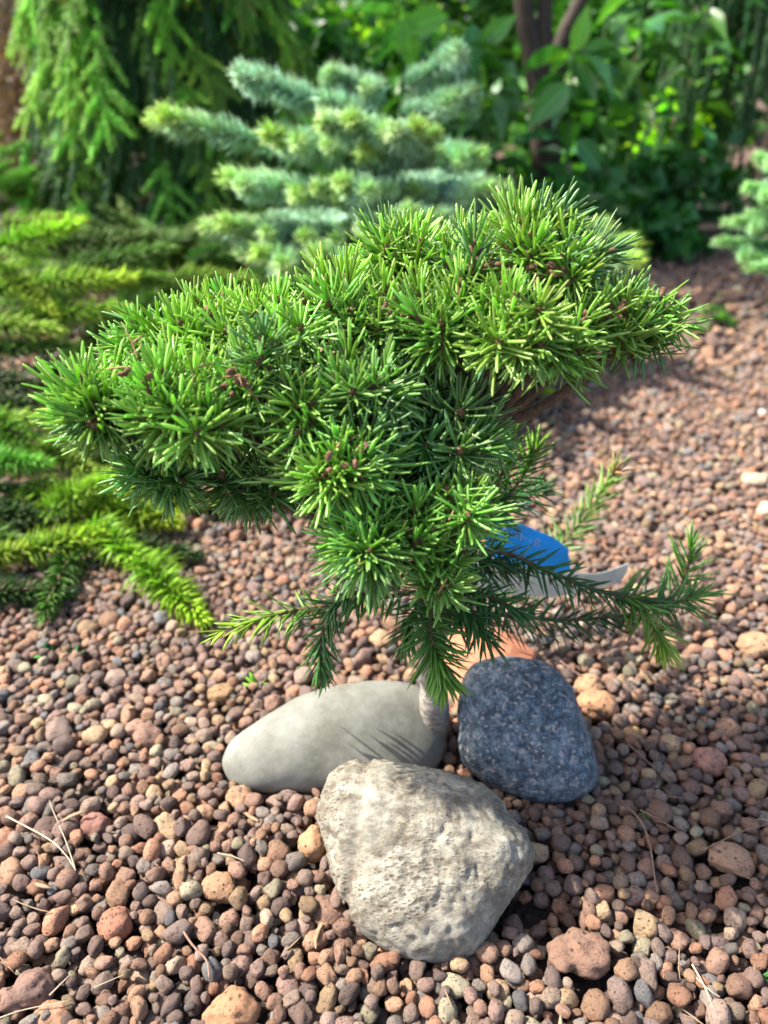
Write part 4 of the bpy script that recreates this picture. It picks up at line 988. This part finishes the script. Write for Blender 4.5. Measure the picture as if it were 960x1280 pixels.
for i, s_ in enumerate(stems): tube_obj('stem', [Vector((at(*s_[0]).x, 2.2, -.01))]+[at(*q) for q in s_[1:]], [.046, .03, .034][i], .018, M_BARK, shrub, M=8, n=12, seed=i)
M_GST = bark_mat('green_stem', (.05, .12, .03), (.10, .2, .05), 60, .001)
thin = [[(705, 300, 2.05), (708, 200, 2.02), (716, 90, 2.0), (718, 60, 2.0)], [(612, 290, 1.95), (608, 180, 1.95), (600, 100, 1.95), (598, 40, 1.95)], [(760, 300, 2.1), (790, 180, 2.1), (800, 60, 2.1), (810, -60, 2.1)], [(560, 280, 2.1), (545, 120, 2.1), (530, 0, 2.1)],
        [(830, 320, 2.2), (860, 200, 2.2), (870, 80, 2.2), (880, -30, 2.2)], [(740, 320, 2.3), (745, 160, 2.3), (760, 0, 2.3)], [(520, 200, 2.3), (500, 60, 2.3), (495, -50, 2.3)]]
for i, s_ in enumerate(thin):
    P = [at(*q) for q in s_]; P[0] = Vector((P[0].x, P[0].y, 0)); tube_obj('stem', P, .006, .003, M_GST, shrub, M=6, n=12, seed=i)
    pp = smooth_path(P, 16)
    for k in range(4, len(pp)-1):
        for s2 in (0, 1):
            th = k*1.57+s2*math.pi+rs.gauss(0, .3); L = rs.uniform(.08, .155); d = Vector((math.cos(th), math.sin(th), rs.uniform(-.5, .4)))
            o = link('leaf', rs.choice(LM), shrub); y = d.normalized(); x = y.cross(Vector((rs.gauss(0, .3), rs.gauss(0, .3), 1))).normalized(); z = x.cross(y)
            Mx = Matrix((x, y, z)).transposed().to_4x4(); o.matrix_local = world_to(shrub, Matrix.Translation(pp[k]+y*.015) @ Mx @ Matrix.Scale(L, 4))
            g_ = rs.uniform(.5, 1.4); o.color = (g_*rs.uniform(.7, 1.4), g_, g_*rs.uniform(.6, 1.8), 1)
# three showy leaves
for (px, py, Y, L, dx, dz, col) in [(712, 105, 1.92, .13, -.85, -.75, (1.3, 1.3, 1.5)), (720, 175, 1.92, .11, .7, -.6, (.8, 1, 1.3)), (590, 30, 1.95, .11, .1, -1, (.7, 1, 1.5)), (718, 65, 1.93, .09, .2, 1, (2.2, 1.9, .9)), (600, 60, 1.93, .10, .8, .7, (1.4, 1.4, .9)), (600, 110, 1.93, .11, -.4, -.9, (1.3, 1.3, 1.6)), (640, 100, 1.95, .13, -.2, -1, (.8, .9, .8)), (730, 60, 2.0, .10, .9, -.1, (1.2, 1.2, 1)), (560, 20, 2.0, .13, -.9, -.2, (1.8, 1.8, .7)), (505, 20, 2.0, .12, .2, -.9, (1.8, 1.8, .6))]:
    o = link('leaf', LM[0], shrub); y = Vector((dx, -.15, dz)).normalized(); z = Vector((0, -1, .35)).normalized(); x = y.cross(z).normalized(); z = x.cross(y)
    o.matrix_local = world_to(shrub, Matrix.Translation(at(px, py, Y)) @ Matrix((x, y, z)).transposed().to_4x4() @ Matrix.Scale(L, 4)); o.color = (*col, 1)

# --- leafy masses: each plant a thing with trunk and crown of many leaf faces
def leaf_cloud(name, c, r, n, size, mat, label, cat, col, group=None, clumps=14, seed=0, trunk=True, asp=.5):
    rsn = np.random.RandomState(seed); e = empty(name, (c[0], c[1], 0), label, cat, group)
    if trunk:
        for k in range(3):
            a = rsn.uniform(-1, 1, 2)*.5
            tube_obj('trunk' if k == 0 else 'limb', [Vector((c[0], c[1], -.01)), Vector((c[0]+a[0]*r[0]*.4, c[1]+a[1]*r[1]*.4, c[2]*.7)), Vector((c[0]+a[0]*r[0], c[1]+a[1]*r[1], c[2]+r[2]*.5))], .03 if k == 0 else .018, .006, M_BARK, e, M=6, n=6, seed=k)
    cc = unit(rsn.normal(0, 1, (clumps, 3)))*rsn.uniform(.35, .95, (clumps, 1)); w_ = rsn.randint(0, clumps, n)
    P = cc[w_]+rsn.normal(0, .17, (n, 3)); P = P*np.array(r)+np.array([0, 0, c[2]])
    P[:, 2] = np.maximum(P[:, 2], .01)
    D = unit(rsn.normal(0, 1, (n, 3))+np.array([0, 0, -.2])); S = unit(np.cross(D, rsn.normal(0, 1, (n, 3)))); L = size*rsn.uniform(.6, 1.3, n)
    Nn = np.cross(D, S)
    V0 = P; V1 = P+D*(L*.45)[:, None]+S*(L*asp*.5)[:, None]+Nn*(L*.08)[:, None]; V2 = P+D*L[:, None]; V3 = P+D*(L*.45)[:, None]-S*(L*asp*.5)[:, None]+Nn*(L*.08)[:, None]
    Vv = np.stack([V0, V1, V2, V3], 1).reshape(-1, 3); idx = np.arange(4*n).reshape(n, 4)
    Fq_ = [(a, b, d) for a, b, _, d in idx.tolist()]+[(b, c_, d) for _, b, c_, d in idx.tolist()]
    rc = rsn.uniform(0, 1, n)*.5+rsn.uniform(0, 1, clumps)[w_]*.5
    Cc = np.repeat(np.stack([rc, rsn.uniform(0, 1, n), np.full(n, .5)], 1), 4, 0)
    o = link('crown', mesh_of('crown', [(Vv, Fq_, Cc, mat)], False), e); o.color = (*col, 0); return e
M_CL = needle_mat('leaf_mass', (.065, .18, .035), (.13, .30, .05), rough=.45, transl=.35, var=.5)
leaf_cloud('yellow_shrub', (-.25, 3.6, .55), (.42, .35, .45), 5000, .045, M_CL, 'sunlit yellow green shrub behind the weeping spruce top', 'shrub', (3.6, 2.6, .5), seed=1)
leaf_cloud('red_cypress', (-1.21, 2.9, .40), (.22, .2, .36), 9000, .03, M_CL, 'dull reddish brown shrub at the far upper left', 'shrub', (2.3, .55, 2.3), seed=2, asp=.2)
leaf_cloud('background_tree', (-2.0, 4.4, .9), (.8, .6, .95), 9000, .07, M_CL, 'dark green tree behind the reddish brown shrub at left', 'tree', (.6, 1.0, 1.2), seed=3, clumps=24)
leaf_cloud('background_tree', (-.8, 4.6, 1.0), (.8, .5, 1.1), 9000, .07, M_CL, 'dark tree directly behind the weeping spruce', 'tree', (.45, .75, .8), seed=4, clumps=24)
leaf_cloud('background_tree', (.35, 4.3, .95), (.75, .5, 1.1), 10000, .07, M_CL, 'green tree behind the large leaved shrub', 'tree', (1.0, 1.1, .8), seed=5, clumps=26)
leaf_cloud('background_tree', (1.35, 4.4, .95), (.75, .5, 1.1), 10000, .07, M_CL, 'mid green tree between the large leaved shrub and the dark weeping conifer', 'tree', (.55, .72, .75), seed=6, clumps=26)
leaf_cloud('background_tree', (2.6, 4.4, 1.0), (.9, .6, 1.1), 10000, .07, M_CL, 'dark tree behind the weeping conifer at right', 'tree', (.4, .6, .7), seed=7, clumps=26)
leaf_cloud('background_tree', (-3.2, 4.0, 1.0), (.9, .6, 1.1), 7000, .08, M_CL, 'green tree beyond the left edge of the garden', 'tree', (.8, 1.0, .9), seed=8, clumps=22)
leaf_cloud('golden_bush', (.86, 2.5, .26), (.10, .08, .13), 1500, .028, M_CL, 'small bright yellow bush glowing between dark foliage at right', 'bush', (5.5, 3.9, .3), seed=9, clumps=8)
leaf_cloud('leafy_bush', (.30, 1.95, .10), (.30, .18, .16), 1500, .07, M_CL, 'dark low leafy bush under the large leaved shrub', 'bush', (.5, .8, .8), seed=10, clumps=14)
leaf_cloud('leafy_bush', (.72, 2.15, .12), (.28, .2, .17), 1500, .06, M_CL, 'low dark leafy bush at the gravel edge beneath the dark conifer', 'bush', (.45, .75, .8), seed=11, clumps=14)
leaf_cloud('leafy_bush', (-.05, 2.4, .25), (.35, .25, .3), 3500, .06, M_CL, 'shaded leafy bush behind the silver fir', 'bush', (.6, .9, .8), seed=12, clumps=16)
leaf_cloud('leafy_bush', (.75, 2.9, .30), (.45, .2, .42), 5000, .06, M_CL, 'green leafy bush behind the dark stems', 'bush', (.8, 1.0, .7), seed=13, clumps=18)
leaf_cloud('hedge', (0, 7.5, 1.4), (6.5, .6, 1.9), 26000, .16, M_CL, 'tall green hedge closing off the garden behind the trees', 'hedge', (.7, 1.0, .8), seed=14, clumps=90, trunk=True)
leaf_cloud('pink_perennial', (-1.02, 1.95, .30), (.09, .08, .06), 300, .03, M_CL, 'small dark red leaved plant at the left edge above the golden spruce', 'plant', (5, .35, 1.4), seed=15, clumps=6)
leaf_cloud('seedling', (.64, 1.42, .02), (.035, .035, .035), 90, .022, M_CL, 'tiny green seedling on the dark gravel at upper right', 'plant', (.9, 1, .7), seed=16, clumps=6)

# tiny weeds in the gravel
def weed(px, py, label, col, n=7, L=.012):
    b = atg(px, py, .012); rsn = np.random.RandomState(px); D = unit(rsn.normal(0, 1, (n, 3))*np.array([1, 1, .3])+np.array([0, 0, .6])); S = unit(np.cross(D, [.1, .2, 1]))
    g = needles_np(np.zeros((n, 3)), D, S, np.full(n, L), np.full(n, L*.22), np.full(n, L*.03), rsn.normal(0, .2, (n, 3)), (.2, 1, .9, .1), (0, .35, .7, 1), rsn.uniform(0, 1, n), np.ones(n))
    o = link('weed', mesh_of('weed', [(*g, M_CL)]), loc=b); o.color = (*col, 0); tag(o, label, 'weed')
weed(322, 858, 'tiny bright green weed above the grey stone', (2.5, 2.2, .8)); weed(92, 822, 'small bluish green weed in the gravel at left', (.8, 1.5, 1.6), 8, .012)
weed(812, 1030, 'tiny green weed beside the forked twig', (1, 1.4, 1), 5, .008); weed(952, 1218, 'tiny green weed at the bottom right edge', (.6, .8, .8), 4, .006); weed(65, 818, 'small green weed near the left edge of the gravel', (.8, 1.5, 1.2), 7, .011)
GR = {'clay_pebble': 'large pebbles lying in the gravel', 'dry_straw': 'dry straws on the gravel', 'dry_twig': 'dry twigs on the gravel', 'background_tree': 'trees closing the background',
      'leafy_bush': 'leafy bushes along the far gravel edge', 'creeping_spruce': 'low creeping spruces at the left', 'weed': 'tiny weeds in the gravel'}
for o in sc.objects:
    g_ = GR.get(o.name.split('.')[0])
    if g_ and o.parent is None: o['group'] = g_
print('objects', len(sc.objects), 'tris', sum(len(o.data.polygons) for o in sc.objects if o.type == 'MESH'))
